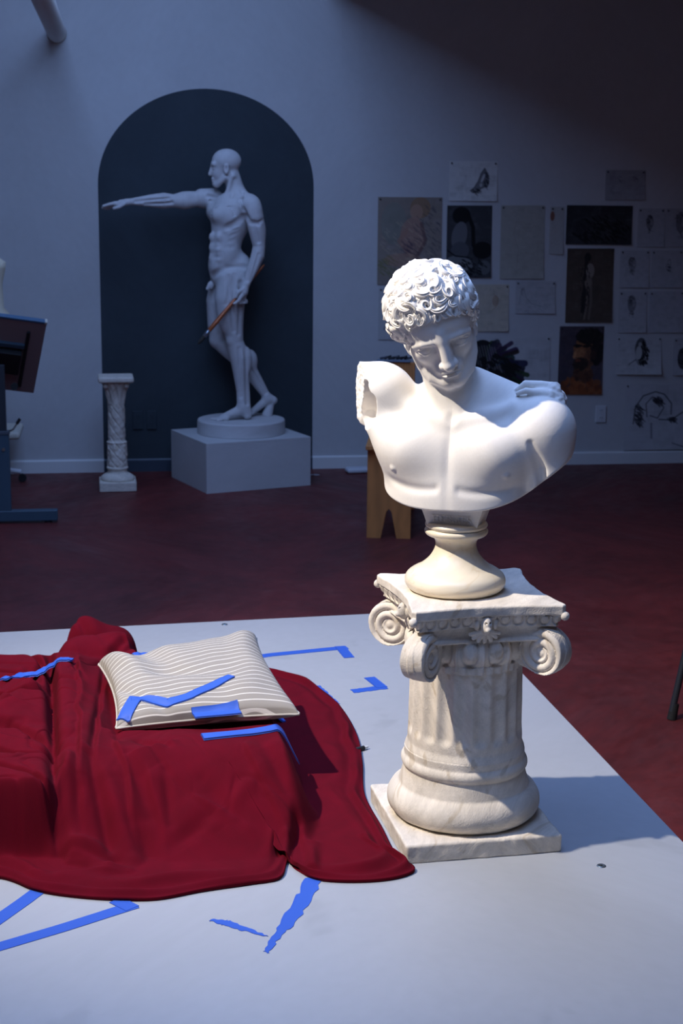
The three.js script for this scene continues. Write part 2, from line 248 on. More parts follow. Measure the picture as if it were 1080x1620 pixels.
      d = Math.min(d, sph(sx, y, sz, 0.179, 0.574, 0.179, 0.0105)); }
    // leaf mask in the middle of each side
    if (n_ < 0.06 && m > 0.115 && y > 0.49) { const t = Math.abs(x) > Math.abs(z) ? z : x, o_ = m; let f = ell(t, y, o_, 0, 0.553, 0.155, 0.013, 0.022, 0.018); f = smin(f, ell(t, y, o_, 0, 0.546, 0.171, 0.007, 0.007, 0.007), 0.003); f = Math.max(f, -ell(t, y, o_, 0, 0.537, 0.172, 0.006, 0.002, 0.006));
      for (const s of [-1, 1]) { f = smin(f, cone(t, y, o_, [s * 0.01, 0.57, 0.153], [s * 0.025, 0.579, 0.158], 0.006, 0.004), 0.003); f = smin(f, ell(t, y, o_, s * 0.022, 0.555, 0.15, 0.007, 0.014, 0.01), 0.002); }
      for (let k = -3; k <= 3; k++) { const an = k * 0.42; f = smin(f, cone(t, y, o_, [Math.sin(an) * 0.014, 0.538 - Math.cos(an) * 0.006, 0.146], [Math.sin(an) * 0.036, 0.538 - Math.cos(an) * 0.026, 0.143], 0.0065, 0.005), 0.0015); }
      f = Math.max(f, -ell(t, y, o_, 0.0045, 0.561, 0.168, 0.0025, 0.0025, 0.004), -ell(t, y, o_, -0.0045, 0.561, 0.168, 0.0025, 0.0025, 0.004)); d = smin(d, f, 0.002); }
    return d + w;
  };
  mesh('capital', meshField(capital, [-0.225, 0.418, -0.225], [0.225, 0.606, 0.225], 0.0027, 1.5), castMat, COL);
}

// ---------------------------------------------------------------- the plaster bust on its turned socle
const plasterTex = tex(512, 512, (u, v) => { const k = 1 + 0.035 * tnoise(u, v, 5, 3, 4) + 0.02 * tnoise(u, v, 60, 9, 2); return [238 * k, 233 * k, 226 * k]; }, { rep: [3, 3] });
const plasterBump = tex(256, 256, (u, v) => 128 + 100 * tnoise(u, v, 40, 14, 3), { srgb: false, rep: [6, 6] });
const plasterMat = M(0xffffff, 0.62, { map: plasterTex, bumpMap: plasterBump, bumpScale: 0.0003 });
const BUST = thing('plaster_bust', 'white plaster bust of a curly haired youth looking down, on a cream turned socle', 'bust', [0.78, 0.98, -3.565], -0.2154);
const HT = [-0.051, 0.64, 0.05];
const HM = new THREE.Matrix4().makeRotationFromEuler(new THREE.Euler(0.42, 0.175, 0.335, 'YXZ')).setPosition(...HT), HE = HM.elements;
const toHead = (x, y, z) => { const a = x - HT[0], b = y - HT[1], c = z - HT[2]; return [a * HE[0] + b * HE[1] + c * HE[2], a * HE[4] + b * HE[5] + c * HE[6], a * HE[8] + b * HE[9] + c * HE[10]]; };
const fromHead = (x, y, z) => { const v = new THREE.Vector3(x, y, z).applyMatrix4(HM); return [v.x, v.y, v.z]; };
const CB = Math.cos(0.2443), SB = Math.sin(0.2443);
const fromBody = (x, y, z) => [x * CB - z * SB, y, x * SB + z * CB];
const NOSE_A = [0, 0.034, 0.083], NOSE_B = [0, -0.032, 0.109], LIPU = [[0.0, -0.0545, 0.0962, 0.0042], [0.006, -0.0533, 0.0962, 0.0045], [0.015, -0.0566, 0.0915, 0.0036], [0.0245, -0.0636, 0.0845, 0.0014]], LIPL = [[0.0, -0.0646, 0.0975, 0.0058], [0.009, -0.0646, 0.0965, 0.006], [0.0225, -0.0653, 0.087, 0.0018]], MOUTH = [[0.0, -0.0585, 0.1015], [0.007, -0.0578, 0.1], [0.016, -0.0606, 0.0955], [0.0265, -0.0652, 0.0862]];
const BROW = [[0, 0.0195, 0.0885], [0.022, 0.0205, 0.0865], [0.043, 0.018, 0.0785], [0.062, 0.008, 0.058]], JAW = [[0.058, -0.035, 0.008], [0.053, -0.062, 0.022], [0.038, -0.082, 0.05], [0.012, -0.0895, 0.0715]];
const K_0 = [0, 0.02, 0.075], K_1 = [0, -0.033, 0.092], K_2 = [0, -0.0475, 0.1], K_3 = [0, -0.0525, 0.1015];
function headField(x, y, z) {
  if (y < 0.01) y = 0.01 + (y - 0.01) / 1.05;
  const s = Math.abs(x);
  let d = ell(x, y, z, 0, 0.05, -0.014, 0.087, 0.086, 0.095);                 // skull
  let f = ell(x, y, z, 0, 0.03, 0.034, 0.069, 0.052, 0.0525); d = smin(d, f, 0.03);   // forehead
  f = ell(x, y, z, 0, -0.028, 0.028, 0.0585, 0.078, 0.054); d = smin(d, f, 0.02);     // face
  f = polyline(s, y, z, JAW, 0.0185); d = smin(d, f, 0.024);
  f = ell(x, y, z, 0, -0.087, 0.0735, 0.025, 0.0155, 0.0165); d = smin(d, f, 0.016);  // chin
  f = ell(s, y, z, 0.043, -0.016, 0.05, 0.0225, 0.02, 0.022); d = smin(d, f, 0.02);     // cheek
  f = ell(x, y, z, 0, -0.054, 0.0765, 0.03, 0.019, 0.0175); d = smin(d, f, 0.014);       // mouth mound
  f = polyline(s, y, z, BROW, 0.006); d = smin(d, f, 0.011);
  d = smax(d, -ell(s, y, z, 0.036, 0.001, 0.097, 0.024, 0.0125, 0.018), 0.008);      // eye hollow
  d = smax(d, -ell(s, y, z, 0.0215, 0.002, 0.094, 0.0085, 0.011, 0.016), 0.008);
  d = smin(d, cone(x, y, z, NOSE_A, NOSE_B, 0.0125, 0.0108), 0.012);                    // nose
  d = smin(d, cone(x, y, z, K_0, K_1, 0.0135, 0.016), 0.008);
  d = smin(d, ell(x, y, z, 0, -0.035, 0.1095, 0.0118, 0.0105, 0.0108), 0.007);
  d = smin(d, ell(s, y, z, 0.0145, -0.0365, 0.0955, 0.0082, 0.0085, 0.0115), 0.006);
  d = smax(d, -ell(s, y, z, 0.0062, -0.0462, 0.104, 0.0042, 0.0042, 0.007), 0.003);
  d = smax(d, -cone(x, y, z, K_2, K_3, 0.0024, 0.003), 0.004);
  // eyes: ball, lids
  if (y > -0.03 && y < 0.03 && z > 0.04) {
    const e = s - 0.0395, lu = 0.0088 - 22 * e * e - 0.05 * e, ll = -0.0078 + 16 * e * e;
    const dd = sph(s, y, z, 0.0395, 0.0005, 0.061, 0.019); d = smin(d, dd, 0.001);
    d = smin(d, smax(dd - 0.0022, (lu - y) * 0.9, 0.0012), 0.0012); d = smin(d, smax(dd - 0.0014, (y - ll) * 0.9, 0.0012), 0.0025);
  }
  // lips
  f = polyline(s, y, z, LIPU, 0.004); d = smin(d, f, 0.004);
  f = polyline(s, y, z, LIPL, 0.005); d = smin(d, f, 0.0035);
  d = smax(d, -polyline(s, y, z, MOUTH, 0.0012), 0.0024);
  d = smax(d, -ell(s, y, z, 0.028, -0.0648, 0.0885, 0.0035, 0.0035, 0.005), 0.006);
  d = smax(d, -ell(x, y, z, 0, -0.0768, 0.1, 0.0165, 0.0045, 0.0085), 0.01);
  // ears
  if (s > 0.055) { const ey = y + 0.008, ez = z + 0.008; f = ell(s, ey, ez, 0.078, 0, -0.004, 0.0105, 0.031, 0.0175); f = smax(f, -ell(s, ey, ez, 0.0885, 0.004, 0.001, 0.009, 0.019, 0.0095), 0.004); f = smin(f, ell(s, ey, ez, 0.0755, -0.027, 0.0035, 0.0075, 0.0105, 0.008), 0.005); d = smin(d, f, 0.006); }
  return d;
}
const smoothLoop = (P, n) => new THREE.CatmullRomCurve3(P.map((p) => new THREE.Vector3(p[0], p[1], 0)), false, 'centripetal').getPoints((P.length - 1) * n).filter((p, k) => k > 2 * n - 1 && k < (P.length - 3) * n || k % n === 0).map((p) => [p.x, p.y]);
const RIM = smoothLoop([[-0.3, 0.9], [-0.3, 0.42], [-0.212, 0.39], [-0.203, 0.35], [-0.2, 0.312], [-0.189, 0.272], [-0.165, 0.246], [-0.115, 0.229], [-0.06, 0.224], [0, 0.225], [0.075, 0.229], [0.125, 0.242], [0.165, 0.262], [0.205, 0.295], [0.235, 0.32], [0.256, 0.34], [0.27, 0.366], [0.285, 0.42], [0.3, 0.9]], 6);
const neckTop = fromHead(0, -0.032, -0.035), NB = [-0.004, 0.43, -0.012];
const scmL = fromHead(0.06, -0.035, -0.025), scmR = fromHead(-0.06, -0.035, -0.025);
const toBody = (p) => [p[0] * CB + p[2] * SB, p[1], -p[0] * SB + p[2] * CB];
const NT = toBody(neckTop), SL = toBody(scmL), SR = toBody(scmR), THR = toBody(fromHead(0, -0.075, 0.035));
const K_4 = [[0.014, 0.43, 0.058], [0.075, 0.442, 0.05], [0.13, 0.462, 0.022]], K_5 = [[0.186, 0.392, 0.078, 0.003], [0.196, 0.366, 0.07, 0.006], [0.206, 0.33, 0.05, 0.01], [0.214, 0.24, 0.035, 0.013]], K_6 = [[-0.209, 0.504, 0.05, 0.010], [-0.201, 0.47, 0.046, 0.023], [-0.206, 0.43, 0.036, 0.032]], K_7 = [0.1, 0.37, 0.04], K_8 = [0.18, 0.41, 0.02], K_9 = [0.02, 0.5, -0.05], K_10 = [0.16, 0.455, -0.03], K_11 = [-0.05, 0.502, -0.05], K_12 = [-0.13, 0.405, -0.035], K_13 = [0.013, 0.434, 0.054], K_14 = [-0.013, 0.434, 0.054], K_15 = [0, 0.455, 0.035], K_16 = [0.205, 0.41, 0], K_17 = [0.226, 0.26, -0.002], K_18 = [-0.2, 0.492, 0], K_19 = [-0.3, 0.502, -0.012], K_20 = [-0.245, 0.47, -0.035], K_21 = [-0.19, 0.35, -0.04], K_22 = [-0.24, 0.452, 0.006], K_23 = [-0.185, 0.436, 0.02];
function bodyField(x, y, z) {
  const s = Math.abs(x);
  let d = ell(x, y, z, 0, 0.328, -0.02, 0.184, 0.178, 0.108), f;
  d = smin(d, ell(x, y, z, 0, 0.21, -0.005, 0.165, 0.15, 0.095), 0.06);                  // upper belly
  f = ell(s, y, z, 0.078, 0.352, 0.018, 0.112, 0.083, 0.078); f = smin(f, cone(s, y, z, K_7, K_8, 0.05, 0.042), 0.05); d = smin(d, f, 0.03);   // chest
  f = Math.abs(s - 0.0); d += 0.0022 * Math.exp(-((x / 0.012) ** 2)) * sstep(0.05, 0.09, z) * sstep(0.42, 0.38, y) * (1 - 0.5 * sstep(0.29, 0.25, y));    // midline
  { const ey = y - (0.272 + 0.012 * ((s - 0.07) / 0.07) ** 2); d += 0.0035 * Math.exp(-((ey / 0.011) ** 2)) * sstep(0.012, 0.03, s) * sstep(0.17, 0.13, s) * sstep(0.03, 0.06, z); }
  d = smin(d, sph(s, y, z, 0.132, 0.317, 0.079, 0.0053), 0.009);
  d = smin(d, polyline(s, y, z, K_4, 0.0105), 0.028);   // collar bones
  // trapezius, neck
  d = smin(d, cone(x, y, z, K_9, K_10, 0.044, 0.042), 0.04);
  d = smin(d, cone(x, y, z, K_11, K_12, 0.038, 0.04), 0.025);
  f = cone(x, y, z, NB, NT, 0.068, 0.056); d = smin(d, f, 0.018);
  f = cone(x, y, z, K_13, SL, 0.009, 0.019); d = smin(d, f, 0.014);
  f = cone(x, y, z, K_14, SR, 0.009, 0.019); d = smin(d, f, 0.014);
  d = smin(d, cone(x, y, z, K_15, THR, 0.02, 0.024), 0.02);
  d = smax(d, -sph(x, y, z, 0.001, 0.441, 0.084, 0.008), 0.018);
  // his left shoulder and arm (right in the picture)
  f = ell(x, y, z, 0.194, 0.414, 0.004, 0.073, 0.078, 0.07); f = smin(f, cone(x, y, z, K_16, K_17, 0.062, 0.05), 0.03); d = smin(d, f, 0.022);
  d = smax(d, -polyline(x, y, z, K_5, 0.01), 0.012);
  // his right shoulder, raised (left in the picture)
  f = ell(x, y, z, -0.18, 0.481, 0.002, 0.072, 0.064, 0.06); f = smin(f, cone(x, y, z, K_18, K_19, 0.054, 0.05), 0.03); d = smin(d, f, 0.035);
  f = cone(x, y, z, K_20, K_21, 0.045, 0.04); d = smin(d, f, 0.02);
  d = smax(d, -polyline(x, y, z, K_6, 0.02), 0.006);       // armpit
  // cut surfaces: the broken arm stump, the curved rim, the open back
  d = smax(d, -x * 0.9 + z * 0.45 - 0.2165 + 0.003 * N3(y * 42, z * 42, 3) + 0.0018 * N3(y * 130, z * 130, 9), 0.0035);
  d = smax(d, polygon2(x, y, RIM), 0.006);
  d = smax(d, -(z + 0.085 + 0.35 * Math.max(0, y - 0.5)) - Math.max(0, y - 0.45) * 0.8, 0.012);
  return d;
}
const DRAPE_A = [[0.134, 0.502, -0.008, 0.005], [0.152, 0.514, -0.012, 0.009], [0.185, 0.512, -0.018, 0.011], [0.216, 0.508, -0.022, 0.012]], DRAPE_B = [[0.139, 0.495, 0.01, 0.005], [0.158, 0.502, 0.012, 0.007], [0.184, 0.498, 0.008, 0.009], [0.212, 0.492, -0.002, 0.01]], DRAPE_C = [[0.219, 0.508, -0.018, 0.012], [0.232, 0.482, -0.006, 0.012], [0.246, 0.446, 0.0, 0.007]];
function drapeField(x, y, z) { let d = ell(x, y, z, 0.195, 0.478, -0.03, 0.05, 0.032, 0.045); d = smin(d, polyline(x, y, z, DRAPE_A, 0), 0.01); d = smin(d, polyline(x, y, z, DRAPE_B, 0), 0.014); d = smin(d, polyline(x, y, z, DRAPE_C, 0), 0.008); return d + 0.003 * sstep(0.2, 0.22, x) * N3(x * 90, y * 90, z * 90); }
function figureField(x, y, z) {
  const bx = x * CB + z * SB, bz = -x * SB + z * CB, hx = x - HT[0], hy = y - HT[1], hz = z - HT[2], dd = hx * hx + hy * hy + hz * hz;
  let h = dd > 0.05 ? Math.sqrt(dd) - 0.16 : headField(hx * HE[0] + hy * HE[1] + hz * HE[2], hx * HE[4] + hy * HE[5] + hz * HE[6], hx * HE[8] + hy * HE[9] + hz * HE[10]);
  if (y > 0.64 || dd < 0.0036) return h;
  let b = bodyField(bx, y, bz); if (bx > 0.1 && y > 0.42) b = smin(b, drapeField(bx, y, bz), 0.005);
  return smin(h, b, 0.012);
}
mesh('figure', meshField(figureField, [-0.27, 0.2, -0.16], [0.29, 0.83, 0.21], 0.002), plasterMat, BUST);
// curls: each lock is a grooved strand swept over the skull and rolled up at its end
const hairLow = (phi) => { const T = [[0, 0.075], [0.5, 0.071], [0.85, 0.054], [1.05, 0.03], [1.2, -0.002], [1.36, -0.012], [1.5, 0.032], [1.85, 0.03], [2.1, -0.02], [2.5, -0.05], [3.2, -0.055]]; for (let i = 0; i < T.length - 1; i++) if (phi <= T[i + 1][0]) return mix(T[i][1], T[i + 1][1], (phi - T[i][0]) / (T[i + 1][0] - T[i][0])); return -0.055; };
const SC = new THREE.Vector3(0, 0.045, -0.01), SKA = 96, SKB = 48, skull = new Float32Array((SKA + 1) * (SKB + 1));   // the head's radius from the skull's middle, by direction
for (let j = 0; j <= SKB; j++) for (let i = 0; i <= SKA; i++) { const a = i / SKA * 2 * Math.PI - Math.PI, e = j / SKB * Math.PI - Math.PI / 2, dx = Math.cos(e) * Math.sin(a), dy = Math.sin(e), dz = Math.cos(e) * Math.cos(a); let t = 0.08; for (let n = 0; n < 12; n++) { const d = ell(dx * t, dy * t + SC.y, dz * t + SC.z, 0, 0.05, -0.014, 0.087, 0.086, 0.095), d2 = ell(dx * t, dy * t + SC.y, dz * t + SC.z, 0, 0.03, 0.034, 0.069, 0.052, 0.0525), d3 = cone(dx * t, dy * t + SC.y, dz * t + SC.z, [0, 0, -0.02], [0, -0.05, -0.03], 0.076, 0.06); t -= smin(smin(d, d2, 0.03), d3, 0.02) * 0.9; } { const px = dx * t, py = dy * t + SC.y, lo = hairLow(Math.atan2(Math.abs(px), dz * t)); t += (0.012 - 0.05 * px) * sstep(0.0, 0.05, py - lo); } skull[j * (SKA + 1) + i] = t; }
function onSkull(v, out) { // v: a direction from SC, any length
  const l = v.length(), a = (Math.atan2(v.x, v.z) + Math.PI) / (2 * Math.PI) * SKA, e = (Math.asin(clamp(v.y / l, -1, 1)) + Math.PI / 2) / Math.PI * SKB, i = Math.min(SKA - 1, Math.floor(a)), j = Math.min(SKB - 1, Math.floor(e)), fa = a - i, fe = e - j, W = SKA + 1;
  const t = mix(mix(skull[j * W + i], skull[j * W + i + 1], fa), mix(skull[(j + 1) * W + i], skull[(j + 1) * W + i + 1], fa), fe); return out.copy(v).multiplyScalar(t / l).add(SC);
}
// sweep a grooved half-round along a flat path (u, v metres in the tangent plane at p), laid over the skull
function lockGeometry(p, U, V, path, wid, hgt, lift, ridges, ph) {
  const SEG = path.length - 1, K = 15, pts = [], n = new THREE.Vector3(), b = new THREE.Vector3(), d = new THREE.Vector3(), q = new THREE.Vector3(), pos = [], idx = [];
  for (const [u, v] of path) { q.copy(p).addScaledVector(U, u).addScaledVector(V, v).sub(SC); pts.push(onSkull(q, new THREE.Vector3())); }
  for (let i = 0; i <= SEG; i++) {
    const t = i / SEG, P = pts[i]; d.copy(pts[Math.min(SEG, i + 1)]).sub(pts[Math.max(0, i - 1)]).normalize(); n.copy(P).sub(SC).normalize(); b.crossVectors(n, d).normalize();
    const end = i === SEG ? 0.3 : 1, prof = Math.min(1, 0.35 + 2.2 * t) * Math.pow(Math.max(0, 1 - t), 0.42) + 0.12, w = wid * prof * end, h = hgt * (0.35 + 0.75 * prof) * end, base = lift * t - 0.003;
    for (let k = 0; k < K; k++) { const a = Math.PI * k / (K - 1), c = Math.cos(a), s = Math.sin(a), g = 1 - 0.26 * Math.pow(0.5 + 0.5 * Math.cos(c * ridges * Math.PI + ph), 2) * Math.min(1, s * 2); q.copy(P).addScaledVector(b, c * w).addScaledVector(n, base + Math.pow(s, 0.8) * h * g + (s < 0.05 ? -0.006 : 0)); pos.push(q.x, q.y, q.z); }
  }
  for (let i = 0; i < SEG; i++) for (let k = 0; k < K; k++) { const k2 = (k + 1) % K, A = i * K + k, B = i * K + k2, E = (i + 1) * K + k, F = (i + 1) * K + k2; idx.push(A, E, B, B, E, F); }
  const e = SEG * K; for (let k = 1; k < K - 1; k++) idx.push(e, e + k + 1, e + k);
  const g = new THREE.BufferGeometry(); g.setAttribute('position', new THREE.Float32BufferAttribute(pos, 3)); g.setIndex(idx); g.computeVertexNormals(); return g;
}
function spiral(r0, r1, turns, th0, sgn, stretch, tail) { const o = []; for (let i = 0; i <= 26; i++) { const t = i / 26, r = mix(r0, r1, Math.pow(t, 0.8)), th = th0 + sgn * turns * 6.2832 * t; o.push([Math.cos(th) * r * stretch - tail * Math.max(0, 0.3 - t), Math.sin(th) * r]); } return o; }
function comma(len, bend, hook) { const o = []; let u = 0, v = 0, a = -bend * 0.35; for (let i = 0; i <= 20; i++) { o.push([u - len * 0.4, v]); u += Math.cos(a) * len / 20; v += Math.sin(a) * len / 20; a += (bend + hook * (i / 20) ** 3) / 20; } return o; }
{ const R = rand(41), locks = [], up = new THREE.Vector3(0.1, 0.72, -0.6).normalize(), seen = [], n = new THREE.Vector3(), U = new THREE.Vector3(), V = new THREE.Vector3(), p = new THREE.Vector3();
  const frame = (spin) => { n.copy(p).sub(SC).normalize(); U.copy(n).addScaledVector(up, -1.2); U.addScaledVector(n, -U.dot(n)).normalize().applyAxisAngle(n, spin); V.crossVectors(n, U); };
  const scatter = (N, gap, skip, f) => { const mine = []; for (let i = 0; i < N; i++) { const y = 1 - 2 * R(), a = 6.2832 * R(), r = Math.sqrt(1 - y * y); onSkull(V.set(r * Math.sin(a), y, r * Math.cos(a)), p); if (p.y < hairLow(Math.atan2(Math.abs(p.x), p.z - SC.z)) + skip || hyp(Math.abs(p.x) - 0.082, p.y + 0.004, p.z + 0.006) < 0.034 || mine.some((q) => q.distanceToSquared(p) < gap * gap)) continue; mine.push(p.clone()); f(); } };
  scatter(5000, 0.0125, 0.008, () => { frame((R() - 0.5) * 2.2); locks.push(lockGeometry(p, U, V, comma(0.036 + 0.012 * R(), (R() - 0.5) * 3, (R() - 0.5) * 5), 0.0075, 0.0085, 0.001, 2 + R(), R() * 6)); });       // an under layer
  scatter(4000, 0.0205, 0.016, () => { frame((R() - 0.5) * 2.4); const s = R() < 0.5 ? -1 : 1;
    if (R() < 0.52) locks.push(lockGeometry(p, U, V, spiral(0.0115 + 0.0055 * R(), 0.0028, 0.9 + 0.5 * R(), 3.1 + (R() - 0.5), s, 1.1 + 0.25 * R(), 0.02), 0.0066 + 0.001 * R(), 0.0125 + 0.004 * R(), 0.001, 2 + 0.8 * R(), R() * 6));
    else locks.push(lockGeometry(p, U, V, comma(0.05 + 0.012 * R(), s * (1.6 + R()), s * (4 + 3 * R())), 0.0095 + 0.002 * R(), 0.0145 + 0.003 * R(), 0.002, 3 + 0.8 * R(), R() * 6)); });
  for (const s of [-1, 1]) for (let row = 0; row < 2; row++) for (let ph = 0.02 + row * 0.06; ph < 1.4; ph += 0.1) {      // the fringe
    const y0 = hairLow(ph) + 0.005 + row * 0.011; onSkull(V.set(s * Math.sin(ph) * 0.09, y0 - SC.y, Math.cos(ph) * 0.09), p); n.copy(p).sub(SC).normalize(); U.set(0, -1, 0).addScaledVector(n, n.y).normalize().applyAxisAngle(n, (R() - 0.5) * 0.7); V.crossVectors(n, U);
    const g = (R() < 0.65 ? s : -s); locks.push(lockGeometry(p, U, V, comma(0.024 + 0.007 * R(), g * (0.8 + R()), g * (3 + 4 * R())), 0.0062 + 0.001 * R(), 0.011 + 0.002 * R(), 0.001, 2 + 0.8 * R(), R() * 6));
  }
  mesh('hair', mergeGeometries(locks).applyMatrix4(HM), plasterMat, BUST.getObjectByName('figure')); }
// lettered block between bust and socle
{ const g = new THREE.CylinderGeometry(0.112, 0.083, 0.07, 4, 6).rotateY(Math.PI / 4); const p = g.attributes.position; for (let i = 0; i < p.count; i++) { const t = (p.getY(i) + 0.035) / 0.07; p.setZ(i, p.getZ(i) * 0.72); const k = 1 + 0.12 * t * t - 0.06 * t; p.setX(i, p.getX(i) * k); } const h = g.toNonIndexed(); h.computeVertexNormals();
  const b = mesh('inscribed_block', h.translate(0, 0.21, 0).applyMatrix4(new THREE.Matrix4().makeRotationY(-0.2443)), plasterMat, BUST);
  const font = await new FontLoader().loadAsync('fonts/droid/droid_serif_regular.typeface.json');
  const tg = new TextGeometry('HERMES', { font, size: 0.0165, depth: 0.0026, curveSegments: 4, bevelEnabled: false }); tg.computeBoundingBox(); const w = tg.boundingBox.max.x; tg.translate(-w / 2, 0, 0).rotateX(0.21);
  mesh('lettering', tg.translate(0, 0.19, 0.0464).applyMatrix4(new THREE.Matrix4().makeRotationY(-0.2443)), plasterMat, b).userData.label = 'raised letters HERMES'; }
const alaTex = tex(512, 512, (u, v) => { const a = tnoise(u, v, 4, 31, 4), b = tnoise(u, v, 14, 17, 4), vein = sstep(0.03, 0, Math.abs(tnoise(u, v, 5, 62, 4))); const k = 1 + 0.08 * a + 0.05 * b; return [mix(238 * k, 225, vein * 0.5), mix(226 * k, 206, vein * 0.5), mix(203 * k, 172, vein * 0.5)]; });
const alaMat = new THREE.MeshPhysicalMaterial({ color: 0xffffff, map: alaTex, roughness: 0.34, clearcoat: 0.35, clearcoatRoughness: 0.25 });
{ const pts = [[0, 0.02], [0.104, 0.02], [0.113, 0.026], [0.119, 0.036], [0.1195, 0.046], [0.114, 0.058], [0.101, 0.068], [0.086, 0.076], [0.072, 0.087], [0.06, 0.1], [0.052, 0.114], [0.0485, 0.126], [0.0495, 0.138], [0.055, 0.146], [0.064, 0.15], [0.071, 0.1535], [0.0745, 0.159], [0.0745, 0.164], [0.0715, 0.168], [0.069, 0.1695], [0.0725, 0.173], [0.074, 0.177], [0.0725, 0.181], [0.069, 0.1835], [0, 0.1835]];
  const c = new THREE.SplineCurve(pts.slice(1, -1).map((p) => new THREE.Vector2(...p))).getPoints(90); mesh('socle', new THREE.LatheGeometry([new THREE.Vector2(0.001, 0.02), ...c, new THREE.Vector2(0.001, 0.1835)], 72), alaMat, BUST).userData.label = 'cream veined alabaster socle'; }

// ---------------------------------------------------------------- red cloth over a low cushion block, striped pillow, blue tape
const OUT = [[-0.95, -3.5], [-0.6, -3.44], [-0.29, -3.385], [-0.2, -3.305], [-0.1, -3.26], [0, -3.236], [0.062, -3.233], [0.16, -3.262], [0.27, -3.285], [0.33, -3.3], [0.346, -3.322], [0.36, -3.38], [0.37, -3.41], [0.38, -3.38], [0.394, -3.322], [0.424, -3.288], [0.53, -3.266], [0.61, -3.28], [0.648, -3.312], [0.635, -3.36], [0.62, -3.4], [0.612, -3.55], [0.602, -3.76], [0.632, -4.0], [0.648, -4.2], [0.636, -4.45], [0.605, -4.6], [0.55, -4.74], [0.467, -4.845], [0.38, -4.93], [0.27, -5.0], [0.15, -5.03], [0, -5.02], [-0.2, -4.99], [-0.5, -4.95], [-0.95, -4.92]];
// hand-placed folds: x0, z0, x1, z1, height, half width, sharpness (negative height = crease)
const FOLDS = [[-0.215, -4.5, -0.175, -3.75, -0.055, 0.014], [-0.175, -3.75, -0.155, -3.45, -0.05, 0.018], [-0.15, -4.5, -0.13, -3.6, 0.016, 0.03], [-0.06, -4.35, -0.085, -3.7, -0.014, 0.007], [-0.085, -4.1, -0.1, -3.6, 0.012, 0.02], [-0.045, -4.2, -0.02, -3.75, -0.012, 0.01], [-0.09, -3.66, -0.03, -3.4, -0.022, 0.016], [-0.05, -3.6, 0.01, -3.42, 0.02, 0.025], [-0.16, -3.47, -0.04, -3.43, 0.03, 0.02], [-0.3, -3.42, -0.06, -3.39, -0.02, 0.014], [-0.1, -3.4, 0.0, -3.37, 0.022, 0.018],
  [0.03, -3.76, 0.1, -3.7, -0.012, 0.012], [0.0, -3.66, 0.05, -3.52, -0.014, 0.018], [0.09, -3.62, 0.1, -3.5, -0.01, 0.012], [0.18, -3.6, 0.26, -3.5, -0.009, 0.018], [0.2, -3.5, 0.33, -3.62, 0.008, 0.02], [0.1, -3.45, 0.2, -3.52, -0.01, 0.018], [0.02, -3.5, 0.06, -3.4, -0.014, 0.02], [0.33, -3.7, 0.41, -3.5, -0.012, 0.02], [0.372, -3.3, 0.4, -3.52, -0.05, 0.012], [0.345, -3.3, 0.37, -3.46, 0.02, 0.014], [0.41, -3.3, 0.43, -3.46, 0.02, 0.016], [0.56, -3.62, 0.63, -3.35, -0.005, 0.006],
  [-0.5, -4.2, -0.28, -4.35, -0.018, 0.02], [-0.35, -4.0, -0.24, -4.25, 0.016, 0.03], [-0.45, -3.9, -0.22, -3.95, -0.01, 0.02], [-0.6, -3.8, -0.25, -3.75, -0.012, 0.025], [-0.4, -3.65, -0.2, -3.7, 0.01, 0.02], [-0.27, -4.4, -0.2, -4.15, -0.02, 0.015], [0.0, -4.55, -0.12, -4.35, -0.03, 0.012], [-0.05, -4.5, 0.02, -4.3, 0.02, 0.02], [0.1, -4.8, 0.3, -4.75, -0.02, 0.02]];
// folds where the cloth laps over itself: x0, z0, x1, z1, height, width; steep on the left of the line, easy on the right
const LAPS = [[-0.2, -4.5, -0.15, -3.42, 0.03, 0.05], [-0.13, -4.45, -0.1, -3.48, 0.018, 0.04], [-0.05, -4.4, -0.075, -3.6, 0.013, 0.05], [-0.03, -3.76, 0.03, -3.44, 0.016, 0.05], [0.05, -3.62, 0.09, -3.42, 0.012, 0.06], [0.12, -3.73, 0.0, -3.66, 0.012, 0.04], [0.3, -3.47, 0.14, -3.57, 0.009, 0.06], [0.29, -3.7, 0.385, -3.42, 0.012, 0.06], [-0.25, -4.05, -0.6, -4.22, 0.017, 0.05], [-0.22, -3.8, -0.52, -3.95, 0.014, 0.06], [-0.24, -4.2, -0.42, -4.38, 0.017, 0.04], [-0.2, -3.66, -0.38, -3.6, 0.012, 0.05], [-0.02, -3.36, -0.32, -3.41, 0.026, 0.035], [-0.03, -3.385, -0.15, -3.45, 0.022, 0.035], [0.05, -4.42, 0.0, -4.62, 0.02, 0.05], [0.56, -3.66, 0.625, -3.36, 0.006, 0.05], [0.46, -4.1, 0.5, -3.75, 0.006, 0.06]];
